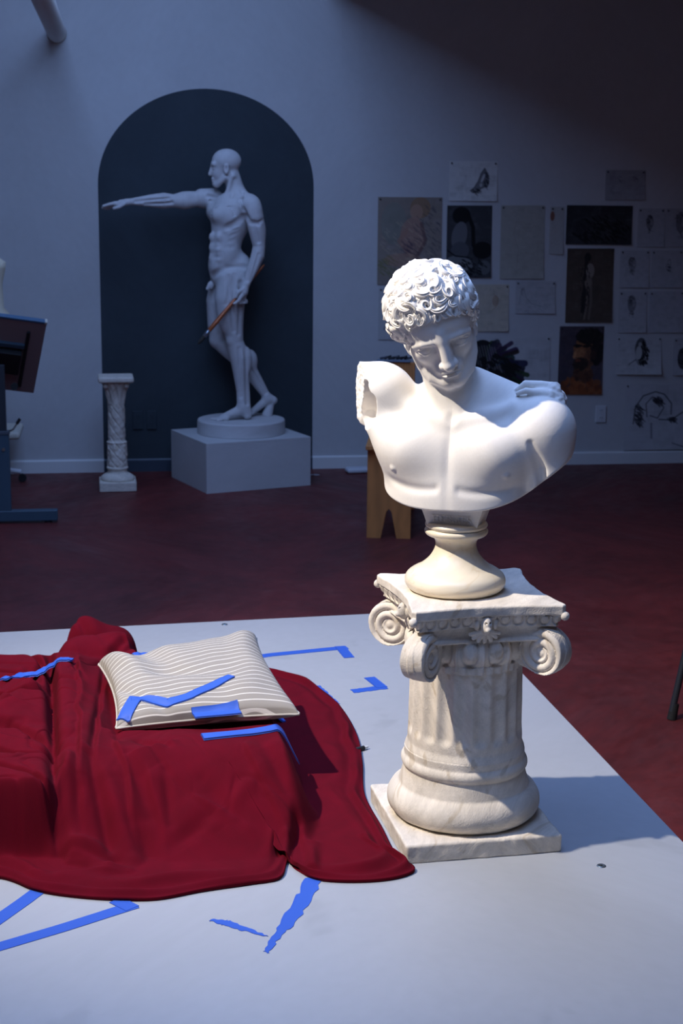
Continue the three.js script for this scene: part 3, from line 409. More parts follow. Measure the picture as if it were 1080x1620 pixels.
function clothH(x, z) { // height above the platform
  const lf = sstep(-0.1, -0.2, x), ef = Math.max(0, z + mix(3.7, 3.52, lf)) / mix(0.33, 0.06, lf), er = Math.max(0, x - 0.352 - 0.03 * sstep(-4.2, -3.6, z)) / 0.082, eb = Math.max(0, -4.5 - z) / 0.2;
  const er2 = er * (1 + 0.25 * Math.sin(z * 23) * 0.5), e = Math.sqrt(ef * ef + er2 * er2 + eb * eb), t = clamp(e);
  let h = 0.166 * (1 - t * t * (3 - 2 * t)) * (1 - 0.1 * t) + 0.01;
  { const hx = (x + 0.075 + 0.25 * (z + 4.7)) / 0.112, hz = (z + 4.72 - 0.02 * N3(x * 14, 1, 2)) / 0.075; h += 0.215 * Math.pow(Math.max(0, 1 - hx ** 4 - hz * hz), 0.36) * (1 + 0.12 * N3(x * 8, z * 6, 6) - 0.12 * hx) - 0.02 * Math.exp(-(((hx + 0.45 - 0.3 * hz) / 0.2) ** 2)) * sstep(-0.2, 0.5, hz) * sstep(1.2, 0.8, hz); }                         // the stiff fold standing up at the back
  h = Math.max(h, 0.215 * Math.pow(Math.max(0, 1 - ((x + 0.085) / 0.125) ** 4 - ((z + 4.57) / 0.12) ** 2), 0.3));
  h += 0.07 * Math.exp(-(((x - 0.2) / 0.09) ** 2) - ((z + 4.78) / 0.06) ** 2);
  h -= 0.03 * Math.exp(-(((x - 0.16) / 0.2) ** 2) - ((z + 4.1) / 0.2) ** 2);
  const k = 0.35 + 0.65 * sstep(0.02, 0.1, h);
  for (const f of FOLDS) { const bx = f[2] - f[0], bz = f[3] - f[1], px = x - f[0], pz = z - f[1], q = clamp((px * bx + pz * bz) / (bx * bx + bz * bz)), d = hyp(px - bx * q, pz - bz * q) / f[5]; if (d < 3) h += f[4] * Math.exp(-d * d) * (0.4 + 0.6 * Math.sin(Math.PI * clamp(q, 0.08, 0.92))); }
  for (const f of LAPS) { const bx = f[2] - f[0], bz = f[3] - f[1], L = Math.sqrt(bx * bx + bz * bz), px = x - f[0], pz = z - f[1], q = (px * bx + pz * bz) / (L * L); if (q < -0.1 || q > 1.1) continue; const wv = 0.012 * N3(q * L * 9, f[0] * 7, 3), s = (px * bz - pz * bx) / L + wv, e = sstep(-0.1, 0.15, q) * sstep(1.1, 0.8, q); h += k * e * f[4] * (s > 0 ? Math.exp(-s / f[5]) : Math.exp(-((s / 0.007) ** 2))); }
  { const wx = x + 0.05 * N3(x * 4, z * 4, 11), wz = z + 0.05 * N3(x * 4, z * 4, 15), left = sstep(-0.08, -0.25, x); h += k * (0.022 * N3(x * 4, z * 4, 2) - 0.012 * Math.exp(-((N3(wx * 4.5 - wz * 2, wz * 3, 5) / 0.045) ** 2)) * (0.35 + 1.6 * left) + 0.012 * Math.max(0, N3(wx * 6 + wz * 5, wz * 5 - wx * 2, 35) - 0.12) - 0.004 * Math.exp(-((N3(wx * 9 + wz * 4, wz * 8, 25) / 0.05) ** 2)) * (0.3 + 1.4 * left) + 0.0025 * left * Math.abs(N3(wx * 26, wz * 20, 8))); }
  { const u = Math.max(Math.abs(x - 0.185) - 0.2, Math.abs(z + 4.09) - 0.2); h = mix(Math.min(h, 0.157), h, sstep(0, 0.06, u)); }
  return Math.max(h, 0.004);
}
const clothMat = new THREE.MeshPhysicalMaterial({ color: 0xffffff, roughness: 0.95, specularIntensity: 0.2,
  map: tex(256, 256, (u, v, i, j) => { const k = 1 + 0.12 * tnoise(u, v, 6, 3, 3) + (((i + j) & 1) ? 0.05 : -0.05); return [90 * k, 5 * k, 24 * k]; }, { rep: [3, 3] }),
  bumpMap: tex(128, 128, (u, v, i, j) => 128 + (((i >> 1) + (j >> 1)) & 1 ? 50 : -50) + 50 * tnoise(u, v, 20, 7, 2), { srgb: false, rep: [14, 14] }), bumpScale: 0.0005 });
{
  const C = [0.0, -4.1], S = new THREE.CatmullRomCurve3(OUT.map((p) => new THREE.Vector3(p[0], 0, p[1])), true, 'centripetal').getSpacedPoints(760), NA = 760, NR = 200, pos = [], uv = [], idx = [];
  for (let i = 0; i < NA; i++) for (let j = 0; j <= NR + 2; j++) {
    const e = S[i], r = Math.min(1, j / NR), x = mix(C[0], e.x, r), z = mix(C[1], e.z, r), R = hyp(e.x - C[0], e.z - C[1]), m = (1 - r) * R; // m: metres from the hem
    let h = clothH(x, z); const wob = 0.012 * N3(e.x * 7, e.z * 7, 4);
    h = mix(0.007, Math.max(h, 0.012), sstep(0.032, 0.075, m)) + (0.006 + 0.012 * (0.5 + N3(e.x * 6, e.z * 6, 9))) * Math.exp(-(((m - 0.022 - wob * 1.5) / 0.012) ** 2)) - 0.006 * Math.exp(-(((m - 0.042 - wob * 2) / 0.012) ** 2)) * (h > 0.02 ? 1 : 0.3) + 0.02 * (0.5 + N3(e.x * 4, e.z * 4, 19)) * Math.exp(-(((m - 0.075 - wob * 4) / 0.017) ** 2)) * (z > -3.5 ? 1 : 0.2);
    let y = PH + Math.max(h, 0.004); if (j === NR) y = PH + 0.009; if (j === NR + 1) y = PH + 0.002; if (j === NR + 2) y = PH + 0.0006; const k = j === NR + 2 ? 0.96 : 1;
    pos.push(mix(C[0], x, k), y, mix(C[1], z, k)); uv.push(x, z);
  }
  const W = NR + 3; for (let i = 0; i < NA; i++) for (let j = 0; j < W - 1; j++) { const a = i * W + j, b = ((i + 1) % NA) * W + j; idx.push(a, b, a + 1, b, b + 1, a + 1); }
  const g = new THREE.BufferGeometry(); g.setAttribute('position', new THREE.Float32BufferAttribute(pos, 3)); g.setAttribute('uv', new THREE.Float32BufferAttribute(uv, 2)); g.setIndex(idx); g.computeVertexNormals();
  tag(mesh('cloth', g, clothMat), 'dark red cloth draped in folds over a low block on the white platform', 'cloth');
}
const PC = [[-0.024, 0.588, -3.83], [0.444, 0.592, -3.875], [0.374, 0.655, -4.37], [-0.072, 0.622, -4.27]];
function pillowPoint(u, v, side) {
  const a = Math.abs(2 * u - 1), b = Math.abs(2 * v - 1), uu = u, vv = v;
  let p = [0, 1, 2].map((k) => mix(mix(PC[0][k], PC[1][k], uu), mix(PC[3][k], PC[2][k], uu), vv));
  const inw = 0.018; p[0] += (u < 0.5 ? 1 : -1) * inw * (1 - b ** 2) * a ** 3; p[2] += (v < 0.5 ? -1 : 1) * inw * (1 - a ** 2) * b ** 3;
  const t = Math.pow(Math.max(0, (1 - a ** 4) * (1 - b ** 4)), 0.33);
  const fold = (x, c, w) => Math.exp(-(((x - c) / w) ** 2));
  if (side > 0) { let h = 0.05 * t; h += t * (0.02 * fold(u + v * 0.3, 0.34, 0.08) * sstep(0.2, 0.8, v) - 0.02 * fold(u + v * 0.25, 0.5, 0.09) * sstep(0.3, 0.9, v) + 0.02 * fold(u - 0.25 * v, 0.7, 0.1) * v + 0.007 * N3(u * 5, v * 4, 7) - 0.012 * fold(u * 0.35 + v, 0.62, 0.07) * fold(u, 0.4, 0.25) - 0.01 * fold(u + v * 0.6, 0.28, 0.045)); p[1] += h; p[2] -= 0.01 * N3(u * 4, v * 3, 3) * t; }
  else p[1] -= 0.032 * t;
  return p;
}
{
  const o = thing('striped_pillow', 'pale grey pillow with thin white stripes lying on the red cloth', 'pillow');
  const stripes = tex(64, 1024, (u, v, i, j) => { const s = (v * 21) % 1, w = s < 0.12 ? 1 : 0, n = 1 + (((i + j) & 1) ? 0.03 : -0.03) + 0.03 * Math.sin(i * 12.9 + j * 78.2); return [mix(148, 222, w) * n, mix(142, 217, w) * n, mix(134, 208, w) * n]; });
  const pm = M(0xffffff, 0.9, { map: stripes, side: THREE.DoubleSide, bumpMap: tex(64, 64, (u, v, i, j) => (i ^ j) & 1 ? 90 : 165, { srgb: false, rep: [60, 60] }), bumpScale: 0.0004 });
  const sheet = (side) => { const N = 72, pos = [], uv = [], idx = []; for (let j = 0; j <= N; j++) for (let i = 0; i <= N; i++) { const f = (t) => 0.5 - 0.5 * Math.cos(Math.PI * t), u = mix(i / N, f(i / N), 0.6), v = mix(j / N, f(j / N), 0.6); pos.push(...pillowPoint(u, v, side)); uv.push(u, v + 0.02 * N3(u * 4, v * 3, 1)); }
    for (let j = 0; j < N; j++) for (let i = 0; i < N; i++) { const a = j * (N + 1) + i; if (side > 0) idx.push(a, a + 1, a + N + 1, a + 1, a + N + 2, a + N + 1); else idx.push(a, a + N + 1, a + 1, a + 1, a + N + 1, a + N + 2); }
    const g = new THREE.BufferGeometry(); g.setAttribute('position', new THREE.Float32BufferAttribute(pos, 3)); g.setAttribute('uv', new THREE.Float32BufferAttribute(uv, 2)); g.setIndex(idx); g.computeVertexNormals(); return g; };
  mesh('cover', [sheet(1), sheet(-1)], pm, o);
  const rim = []; for (let k = 0; k < 4; k++) for (let i = 0; i < 20; i++) { const t = i / 20, [u, v] = [[t, 0], [1, t], [1 - t, 1], [0, 1 - t]][k]; rim.push(pillowPoint(u, v, 1)); }
  mesh('seam', new THREE.TubeGeometry(new THREE.CatmullRomCurve3(rim.map((p) => new THREE.Vector3(...p)), true), 240, 0.0032, 8, true), M(0xb4aea4, 0.9), o);
}
const tapeMat = M(0x2856ba, 0.62, { bumpMap: tex(128, 128, (u, v, i, j) => 128 + 70 * Math.sin(j * 0.9 + 2 * tnoise(u, v, 8, 3)) * 0.5 + 40 * tnoise(u, v, 30, 2, 2), { srgb: false, rep: [20, 20] }), bumpScale: 0.0003 });
const flat = () => PH, onCloth = (x, z) => { let m = 0, s = 0; for (let i = -2; i <= 2; i++) for (let j = -2; j <= 2; j++) { const h = clothH(x + i * 0.014, z + j * 0.014); s += h / 25; m = Math.max(m, h); } return PH + mix(Math.max(s, clothH(x, z)), m, 0.4); };
// a strip of tape along a path; each point x, z, half width to the left, half width to the right
function tape(label, path, hf, { torn = 0, group, up = 0.0012, steps = 26, w = 0.018 } = {}) {
  const c = new THREE.CatmullRomCurve3(path.map((p) => new THREE.Vector3(p[0], 0, p[1])), false, 'catmullrom', 0.1), ws = (t, k) => { const f = t * (path.length - 1), i = Math.min(path.length - 2, Math.floor(f)); return mix(path[i][k] ?? w, path[i + 1][k] ?? w, f - i); };
  const pos = [], uv = [], idx = [], R = rand(Math.round(path[0][0] * 1000) + 7), K = 6;
  for (let i = 0; i <= steps; i++) { const t = i / steps, p = c.getPoint(t), d = c.getTangent(t), nx = -d.z, nz = d.x, tl = torn * (R() - 0.5), tr = torn * (R() - 0.5);
    for (let k = 0; k <= K; k++) { const s = k / K, off = mix(-ws(t, 2) - tl, ws(t, 3) + tr, s), end = (i === 0 || i === steps) ? torn * (R() - 0.5) : 0, x = p.x + nx * off + d.x * end, z = p.z + nz * off + d.z * end, y = hf(x, z); pos.push(x, y + up, z); uv.push(x, z); } }
  const n = pos.length / 3; for (let i = 0; i < n; i++) { pos.push(pos[3 * i], pos[3 * i + 1] - up * 0.8, pos[3 * i + 2]); uv.push(uv[2 * i], uv[2 * i + 1]); }
  const W = K + 1; for (let i = 0; i < steps; i++) for (let k = 0; k < K; k++) { const a = i * W + k; idx.push(a, a + 1, a + W, a + 1, a + W + 1, a + W); const b = a + n; idx.push(b, b + W, b + 1, b + 1, b + W, b + W + 1); }
  const side = (a, b) => idx.push(a, a + n, b, b, a + n, b + n); for (let i = 0; i < steps; i++) { side(i * W, (i + 1) * W); side((i + 1) * W + K, i * W + K); } for (let k = 0; k < K; k++) { side(k + 1, k); side(steps * W + k, steps * W + k + 1); }
  const g = new THREE.BufferGeometry(); g.setAttribute('position', new THREE.Float32BufferAttribute(pos, 3)); g.setAttribute('uv', new THREE.Float32BufferAttribute(uv, 2)); g.setIndex(idx); g.computeVertexNormals();
  return tag(mesh('tape_strip', g, tapeMat), label, 'tape', group || 'strips of blue tape on the platform, cloth and pillow');
}
function onPillow(x, z) { let u = 0.5, v = 0.5; for (let i = 0; i < 12; i++) { const p = pillowPoint(u, v, 1), a = pillowPoint(u + 0.01, v, 1), b = pillowPoint(u, v + 0.01, 1), ax = (a[0] - p[0]) * 100, az = (a[2] - p[2]) * 100, bx = (b[0] - p[0]) * 100, bz = (b[2] - p[2]) * 100, D = ax * bz - az * bx, ex = x - p[0], ez = z - p[2]; u = clamp(u + 0.8 * (ex * bz - ez * bx) / D, 0.004, 0.985); v = clamp(v + 0.8 * (ez * ax - ex * az) / D, 0.004, 0.985); } return pillowPoint(u, v, 1)[1]; }
tape('long blue tape strip on the white platform running right from behind the pillow', [[0.42, -5.0], [0.485, -5.024], [0.745, -5.08]], flat);
tape('short blue tape strip forming the far corner of the long strip behind the pillow', [[0.722, -5.094], [0.735, -4.962]], flat, { up: 0.0018 });
tape('short blue tape strip left of the column, nearer arm of the small corner mark', [[0.694, -4.614], [0.806, -4.645]], flat, { torn: 0.004 });
tape('short blue tape strip left of the column, farther arm of the small corner mark', [[0.768, -4.746], [0.792, -4.64]], flat, { up: 0.0018 });
tape('scrap of blue tape peeking out from under the right edge of the red cloth', [[0.585, -4.68], [0.622, -4.495]], flat, { torn: 0.005 });
tape('torn blue tape strip tapering to a point below the cloth pleat', [[0.413, -3.3, 0.019, 0.019], [0.388, -3.225, 0.019, 0.019], [0.35, -3.137, 0.017, 0.017], [0.319, -3.067, 0.012, 0.013], [0.293, -3.013, 0.007, 0.008], [0.275, -2.968, 0.004, 0.004]], flat, { torn: 0.008 });
tape('small torn sliver of blue tape lying alone on the platform in front of the cloth', [[0.172, -3.128, 0.004, 0.006], [0.199, -3.11, 0.013, 0.011], [0.237, -3.077, 0.009, 0.009], [0.285, -3.038, 0.001, 0.002]], flat, { torn: 0.006 });
tape('long blue tape strip running from the cloth edge to the lower left corner', [[0.012, -3.218], [-0.014, -3.203], [-0.14, -3.128], [-0.32, -3.03]], flat);
tape('short blue tape piece crossing the upper end of the long lower left strip', [[-0.03, -3.246], [0.006, -3.2]], flat, { up: 0.0019 });
tape('blue tape strip coming out under the cloth at the left edge of the picture', [[-0.195, -3.322], [-0.226, -3.268], [-0.31, -3.13]], flat);
tape('wrinkled blue tape strip on the red cloth left of the pillow', [[-0.333, -4.273], [-0.279, -4.35], [-0.218, -4.364], [-0.147, -4.345]], onCloth, { up: 0.006, steps: 40 });
tape('blue tape strip on the red cloth just behind the pillow', [[0.027, -4.451], [0.078, -4.471], [0.138, -4.49]], onCloth, { up: 0.006 });
tape('blue tape strip on the red cloth just in front of the pillow', [[0.187, -3.744], [0.251, -3.754], [0.349, -3.779], [0.388, -3.8], [0.43, -3.88]], onCloth, { up: 0.006, steps: 40 });
tape('tiny blue tape scrap on the cloth at the right side of the pillow', [[0.418, -4.4], [0.44, -4.32]], onCloth, { up: 0.007 });
tape('short blue tape piece on the pillow near its front left corner', [[-0.008, -3.842], [0.003, -3.866], [0.028, -3.927]], onPillow, { up: 0.0045 });
tape('long bent blue tape strip lying across the top of the pillow', [[0.015, -3.919], [0.051, -3.917], [0.106, -3.886], [0.164, -3.911], [0.279, -4.003]], onPillow, { up: 0.0045, steps: 48, w: 0.013 });
tape('wide rectangular blue tape patch on the front of the pillow', [[0.17, -3.85], [0.29, -3.872]], onPillow, { up: 0.0045, steps: 20, w: 0.022 });
{ const o = thing('cable_tip', 'small dark plug with pale tip beside the right edge of the red cloth', 'plug', [0.645, PH, -4.1], 0.5);
  mesh('plug_body', rod([-0.022, 0.007, 0], [0.008, 0.007, 0], 0.0062), M(0x17191c, 0.6), o); mesh('tip', rod([0.008, 0.007, 0], [0.022, 0.007, 0], 0.005, 0.003), M(0xcfd3d6, 0.4), o); }

// ---------------------------------------------------------------- things along the back wall
const whitePaint = M(0xffffff, 0.6, { map: paintTex });
{ const o = thing('plinth_box', 'low white box plinth under the anatomy statue, in front of the blue arch', 'plinth', [0.775, 0, -10.2], 0.321);
  const P = 0.016; mesh('top_board', rbox(0.722, P, 0.633, 0.002, 0, 0.32 - P / 2, 0), whitePaint, o);
  mesh('side_panel', rbox(0.722, 0.32 - P, P, 0.0015, 0, (0.32 - P) / 2, 0.3085), whitePaint, o); mesh('side_panel', rbox(0.722, 0.32 - P, P, 0.0015, 0, (0.32 - P) / 2, -0.3085), whitePaint, o);
  for (const s of [-1, 1]) mesh('side_panel', rbox(P, 0.32 - P, 0.601, 0.0015, s * 0.353, (0.32 - P) / 2, 0), whitePaint, o); }
{ // little column pedestal with square base and carved vine drum
  const o = thing('small_column_pedestal', 'slim carved cast column pedestal standing at the left edge of the blue arch', 'pedestal', [-0.022, 0, -10.02], 0.02), m = M(0xffffff, 0.85, { map: castTex });
  mesh('base_block', rbox(0.232, 0.06, 0.232, 0.006, 0, 0.03, 0), m, o);
  mesh('base_moulding', lathe([[0, 0.058], [0.104, 0.058], [0.108, 0.068], [0.1, 0.085], [0.078, 0.1], [0.062, 0.108], [0.06, 0.125], [0.066, 0.13], [0.069, 0.138], [0.065, 0.147], [0, 0.15]], 40), m, o);
  const drum = (x, y, z) => { const r = Math.hypot(x, z), a = Math.atan2(x, z); let q = 0.0535 - 0.003 * (y - 0.15) / 0.5 + (y < 0.31 ? 0.0075 * sstep(0.312, 0.302, y) : 0) + 0.004 * Math.exp(-(((y - 0.306) / 0.008) ** 2));
    q += (y < 0.3 ? 0.006 : 0.004) * (0.5 + N3(Math.sin(a) * 2.6, y * 34, Math.cos(a) * 2.6)) * (y < 0.29 || y > 0.33 ? 1 : 0.3) - 0.004 * Math.exp(-(((Math.sin(a * 3 + y * 44)) / 0.3) ** 2));
    return (r - q) * 0.8; };
  mesh('carved_drum', meshField((x, y, z) => Math.max(drum(x, y, z), Math.abs(y - 0.35) - 0.205), [-0.075, 0.14, -0.075], [0.075, 0.56, 0.075], 0.0036), m, o);
  const cap = (x, y, z) => { const r = Math.hypot(x, z), a = Math.atan2(x, z), t = clamp((y - 0.55) / 0.135); let d = r - (0.055 + 0.036 * t * t); d += 0.006 * Math.cos(a * 8) * Math.sin(Math.PI * t) + 0.004 * Math.cos(a * 16 + y * 60) * t; for (let k = 0; k < 4; k++) { const b = k * Math.PI / 2 + Math.PI / 4; d = smin(d, sph(x, y, z, Math.sin(b) * 0.092, 0.668, Math.cos(b) * 0.092, 0.017), 0.01); } return Math.max(d * 0.8, Math.abs(y - 0.618) - 0.07); };
  mesh('leaf_capital', meshField(cap, [-0.13, 0.54, -0.13], [0.13, 0.7, 0.13], 0.004), m, o);
  mesh('abacus', rbox(0.222, 0.036, 0.222, 0.012, 0, 0.708, 0), m, o);
}
{ // tilted drafting table
  const o = thing('drafting_table', 'drafting table with tilted board seen from below at the left edge', 'table', [-0.9, 0, -9.08]), steel = M(0x3b5262, 0.5), dark = M(0x15181c, 0.6);
  const a = new THREE.Vector3(0.504, 1.145, 0.03), b = new THREE.Vector3(0.4, 0.705, -0.34);  // right edge, top to bottom of the board
  const L = a.distanceTo(b), mid = a.clone().add(b).multiplyScalar(0.5), yv = a.clone().sub(b).normalize(), xv = new THREE.Vector3(1, 0, 0.02), zv = new THREE.Vector3().crossVectors(xv, yv).normalize(); xv.crossVectors(yv, zv).normalize();
  const Mx = new THREE.Matrix4().makeBasis(xv, yv, zv).setPosition(mid), onBoard = (g) => g.applyMatrix4(Mx);
  mesh('board', onBoard(rbox(1.3, L, 0.022, 0.003, -0.65, 0, 0)), M(0x8a7676, 0.75), o); mesh('edge_band', onBoard(rbox(1.3, 0.016, 0.028, 0.003, -0.65, L / 2 + 0.006, 0)), M(0x3d5f7c, 0.6), o);
  mesh('corner_cap', onBoard(rbox(0.014, 0.02, 0.03, 0.004, -0.005, L / 2 + 0.006, 0)), M(0xc9c2b2, 0.6), o);
  mesh('bracket', onBoard(rbox(0.02, L * 0.78, 0.014, 0.002, -0.09, -0.01, 0.018)), dark, o); mesh('bracket', onBoard(rbox(0.4, 0.03, 0.02, 0.002, -0.3, 0.1, 0.02)), steel, o); mesh('tilt_box', onBoard(rbox(0.36, 0.17, 0.05, 0.004, -0.29, -0.02, 0.035)), dark, o);
  mesh('knob', cyl(0.02, 0.02, 0.03, 12).rotateX(Math.PI / 2).translate(0.315, 0.79, 0.06), dark, o);
  mesh('leg', rbox(0.075, 0.47, 0.05, 0.004, 0.237, 0.285, 0.03), steel, o); mesh('upper_post', rbox(0.055, 0.42, 0.036, 0.004, 0.235, 0.7, 0.03), M(0x2a3038, 0.5), o); mesh('leg_bolt', cyl(0.009, 0.009, 0.006, 12).rotateX(Math.PI / 2).translate(0.243, 0.43, 0.058), M(0x9a8f86, 0.4, { metalness: 0.8 }), o); mesh('leg_collar', rbox(0.085, 0.02, 0.058, 0.003, 0.237, 0.525, 0.03), M(0x4a525c, 0.5), o);
  mesh('foot', rbox(0.75, 0.062, 0.06, 0.006, 0.16, 0.043, 0.03), steel, o); mesh('foot_pad', cyl(0.02, 0.022, 0.012, 14, 0.48, 0.006, 0.03), dark, o); mesh('foot_pad', cyl(0.02, 0.022, 0.012, 14, -0.15, 0.006, 0.03), dark, o);
  mesh('crank', [rod([0.27, 0.53, 0.03], [0.3, 0.545, 0.06], 0.005), rod([0.3, 0.545, 0.06], [0.335, 0.597, 0.06], 0.005)], M(0x8c8c88, 0.4, { metalness: 0.6 }), o); mesh('crank_grip', rod([0.322, 0.578, 0.06], [0.34, 0.606, 0.06], 0.009), dark, o);
}
{ // display stand with a cream cast under clear plastic, standing behind the table
  const t = thing('side_shelf', 'narrow dark shelf unit behind the drafting table at the left edge', 'shelf', [-1.0, 0, -9.7]); const dm = M(0x2c3138, 0.7);
  mesh('top', rbox(0.56, 0.03, 0.4, 0.003, 0, 1.105, 0), dm, t); for (const s of [-1, 1]) mesh('side_panel', rbox(0.025, 1.09, 0.4, 0.003, s * 0.265, 0.545, 0), dm, t); mesh('shelf_board', rbox(0.5, 0.02, 0.38, 0.003, 0, 0.5, 0), dm, t);
  const c = thing('cream_cast', 'cream plaster cast at the left picture edge inside a clear plastic cover', 'cast', [-0.765, 1.12, -9.65]); const cm = M(0xd9cfb8, 0.8);
  mesh('cast_body', lathe([[0, 0], [0.12, 0], [0.125, 0.03], [0.095, 0.06], [0.09, 0.2], [0.11, 0.29], [0.115, 0.33], [0.07, 0.36], [0, 0.36]], 32), cm, c); mesh('cast_top', new THREE.SphereGeometry(0.07, 24, 16).translate(0, 0.41, 0), cm, c);
  const g = new THREE.BoxGeometry(0.36, 0.56, 0.34, 6, 8, 6).translate(0, 0.28, 0), p = g.attributes.position; for (let i = 0; i < p.count; i++) { const y = p.getY(i); p.setX(i, p.getX(i) * (1 - 0.12 * y) + 0.012 * N3(y * 9, p.getZ(i) * 9, 3)); p.setZ(i, p.getZ(i) + 0.012 * N3(y * 9, p.getX(i) * 9, 6)); } g.computeVertexNormals();
  const cover = mesh('plastic_cover', g, new THREE.MeshPhysicalMaterial({ color: 0xffffff, roughness: 0.05, transmission: 1, thickness: 0, ior: 1.2, specularIntensity: 0.6 })); cover.position.set(-0.77, 1.12, -9.65); tag(cover, 'crinkled clear plastic cover over the cream cast at the left edge', 'cover');
}
{ // swivel chair mostly hidden behind the table
  const o = thing('swivel_chair', 'white swivel chair base with black castor behind the drafting table leg', 'chair', [-0.88, 0, -10.3]), w = M(0xd8dade, 0.5), d = M(0x121316, 0.6);
  for (let k = 0; k < 5; k++) { const a = 0.05 + k * 2 * Math.PI / 5, c = Math.cos(a), s = -Math.sin(a); const l = mesh('base_leg', rod([c * 0.03, 0.1, s * 0.03], [c * 0.235, 0.066, s * 0.235], 0.022, 0.016, 10), w, o); mesh('castor', cyl(0.026, 0.026, 0.04, 18).rotateX(Math.PI / 2).rotateY(a).translate(c * 0.245, 0.026, s * 0.245), d, l); }
  mesh('gas_column', cyl(0.025, 0.03, 0.24, 16, 0, 0.2, 0), w, o); mesh('seat', rbox(0.44, 0.05, 0.42, 0.022, 0.03, 0.335, 0), M(0xcfcabc, 0.7), o);
}
{ // drawing bench (art horse)
  const o = thing('drawing_bench', 'pale wooden drawing bench with notched end panel behind the bust', 'bench', [1.47, 0, -8.47], -0.21), wood = M(0xffffff, 0.6, { map: tex(256, 512, (u, v) => { const g = tnoise(u, v * 0.25, 14, 5, 3) + 0.5 * Math.sin(u * 60 + 6 * tnoise(u, v, 3, 8)); const k = 1 + 0.09 * g; return [196 * k, 130 * k, 72 * k]; }, { rep: [1.5, 1.5] }) });
  const sh = new THREE.Shape([[-0.12, 0], [-0.045, 0], [-0.016, 0.15], [0.0, 0.168], [0.016, 0.15], [0.045, 0], [0.12, 0], [0.12, 0.5], [-0.12, 0.5]].map((p) => new THREE.Vector2(...p))); const pan = new THREE.ExtrudeGeometry(sh, { depth: 0.034, bevelEnabled: true, bevelSize: 0.002, bevelThickness: 0.002, bevelSegments: 1 });
  mesh('end_panel', pan, wood, o); mesh('end_panel', pan.clone().translate(0, 0, -0.8), wood, o);
  mesh('seat_plank', rbox(0.26, 0.024, 0.98, 0.004, 0, 0.514, -0.4), wood, o); mesh('rail', rbox(0.03, 0.09, 0.76, 0.003, 0, 0.42, -0.38), wood, o);
  mesh('upright_board', rbox(0.24, 0.36, 0.03, 0.004, -0.01, 0.7, -0.86), wood, o);
  const m2 = thing('drawing_tools', 'dark jumble of drawing tools lying on top of the bench board', 'tools', [1.64, 0.88, -9.31], -0.21);
  const dm = M(0x1c1d22, 0.6); mesh('tray', rbox(0.2, 0.012, 0.05, 0.003, -0.01, 0.007, 0), M(0x6d7c90, 0.5), m2); for (let k = 0; k < 7; k++) mesh('tool', rod([-0.09 + k * 0.024, 0.02, -0.015 + 0.008 * (k % 3)], [-0.05 + k * 0.024, 0.03 + 0.006 * (k % 2), 0.012 - 0.008 * (k % 2)], 0.007), k % 3 ? dm : M(0x4a4d55, 0.6), m2);
}
// wall outlets
function outlet(x0, y0, x1, y1, m, label, group) { const o = thing('wall_outlet', label, 'outlet', [(x0 + x1) / 2, (y0 + y1) / 2, WALLZ], 0, group), w = x1 - x0, h = y1 - y0; mesh('cover_plate', rbox(w, h, 0.012, 0.004, 0, 0, 0.005), m, o);
  for (const s of [-1, 1]) { const f = mesh('socket', cyl(w * 0.22, w * 0.22, 0.004, 20).rotateX(Math.PI / 2).translate(0, s * h * 0.22, 0.012), m, o); for (const k of [-1, 1]) mesh('slot', box(0.0025, 0.009, 0.002, k * 0.007, s * h * 0.22 + 0.002, 0.0142), M(0x15171a, 0.8), f); } }
outlet(3.297, 0.296, 3.371, 0.413, M(0xd6d8da, 0.45), 'white wall outlet low on the wall right of the bust');
outlet(0.086, 0.288, 0.152, 0.413, archMat, 'left one of two outlets painted dark blue inside the arch', 'pair of painted outlets in the arch'); outlet(0.178, 0.287, 0.244, 0.412, archMat, 'right one of two outlets painted dark blue inside the arch', 'pair of painted outlets in the arch');
{ const o = thing('floor_pad', 'flat white pad on the floor by the wall, left of the drawing bench', 'pad', [1.66, 0, -10.45], 0.1); mesh('pad_body', rbox(0.3, 0.035, 0.1, 0.016, 0, 0.018, 0), M(0xcfd2d8, 0.7), o); mesh('strap', rbox(0.03, 0.006, 0.11, 0.002, 0.05, 0.036, 0), M(0x8b9099, 0.7), o); }
{ const g = new THREE.PlaneGeometry(0.06, 0.03, 6, 3).rotateX(-Math.PI / 2), p = g.attributes.position; for (let i = 0; i < p.count; i++) p.setY(i, 0.003 + 0.006 * Math.abs(N3(p.getX(i) * 60, 1, p.getZ(i) * 60))); g.computeVertexNormals(); const m = mesh('paper_scrap', g, M(0xb9bcc4, 0.9, { side: THREE.DoubleSide })); m.position.set(1.288, 0, -10.36); tag(m, 'small pale paper scrap on the floor at the right of the box plinth', 'scrap'); }
{ const o = thing('easel', 'dark metal easel leg with rubber foot on the floor at the right edge', 'easel', [2.003, 0, -5.351]), m = M(0x2c3038, 0.45, { metalness: 0.3 }), r = M(0x0d0e10, 0.8);
  const top = [0.33, 1.62, -0.12]; for (const [x, z] of [[0, 0], [0.72, 0.06], [0.36, -0.62]]) { const l = mesh('leg', rod([x, 0.03, z], top, 0.0125, 0.0125, 16), m, o); mesh('rubber_foot', rod([x - top[0] * 0.0, 0, z], [mix(x, top[0], 0.035), 0.06, mix(z, top[2], 0.035)], 0.018, 0.016, 16), r, l); }
  mesh('crossbar', rod([0.16, 0.75, -0.05], [0.55, 0.75, -0.03], 0.011), m, o); mesh('ledge', rbox(0.5, 0.025, 0.05, 0.004, 0.36, 0.78, 0.0), m, o); mesh('mast', rod(top, [0.33, 1.85, -0.12], 0.014), m, o); }

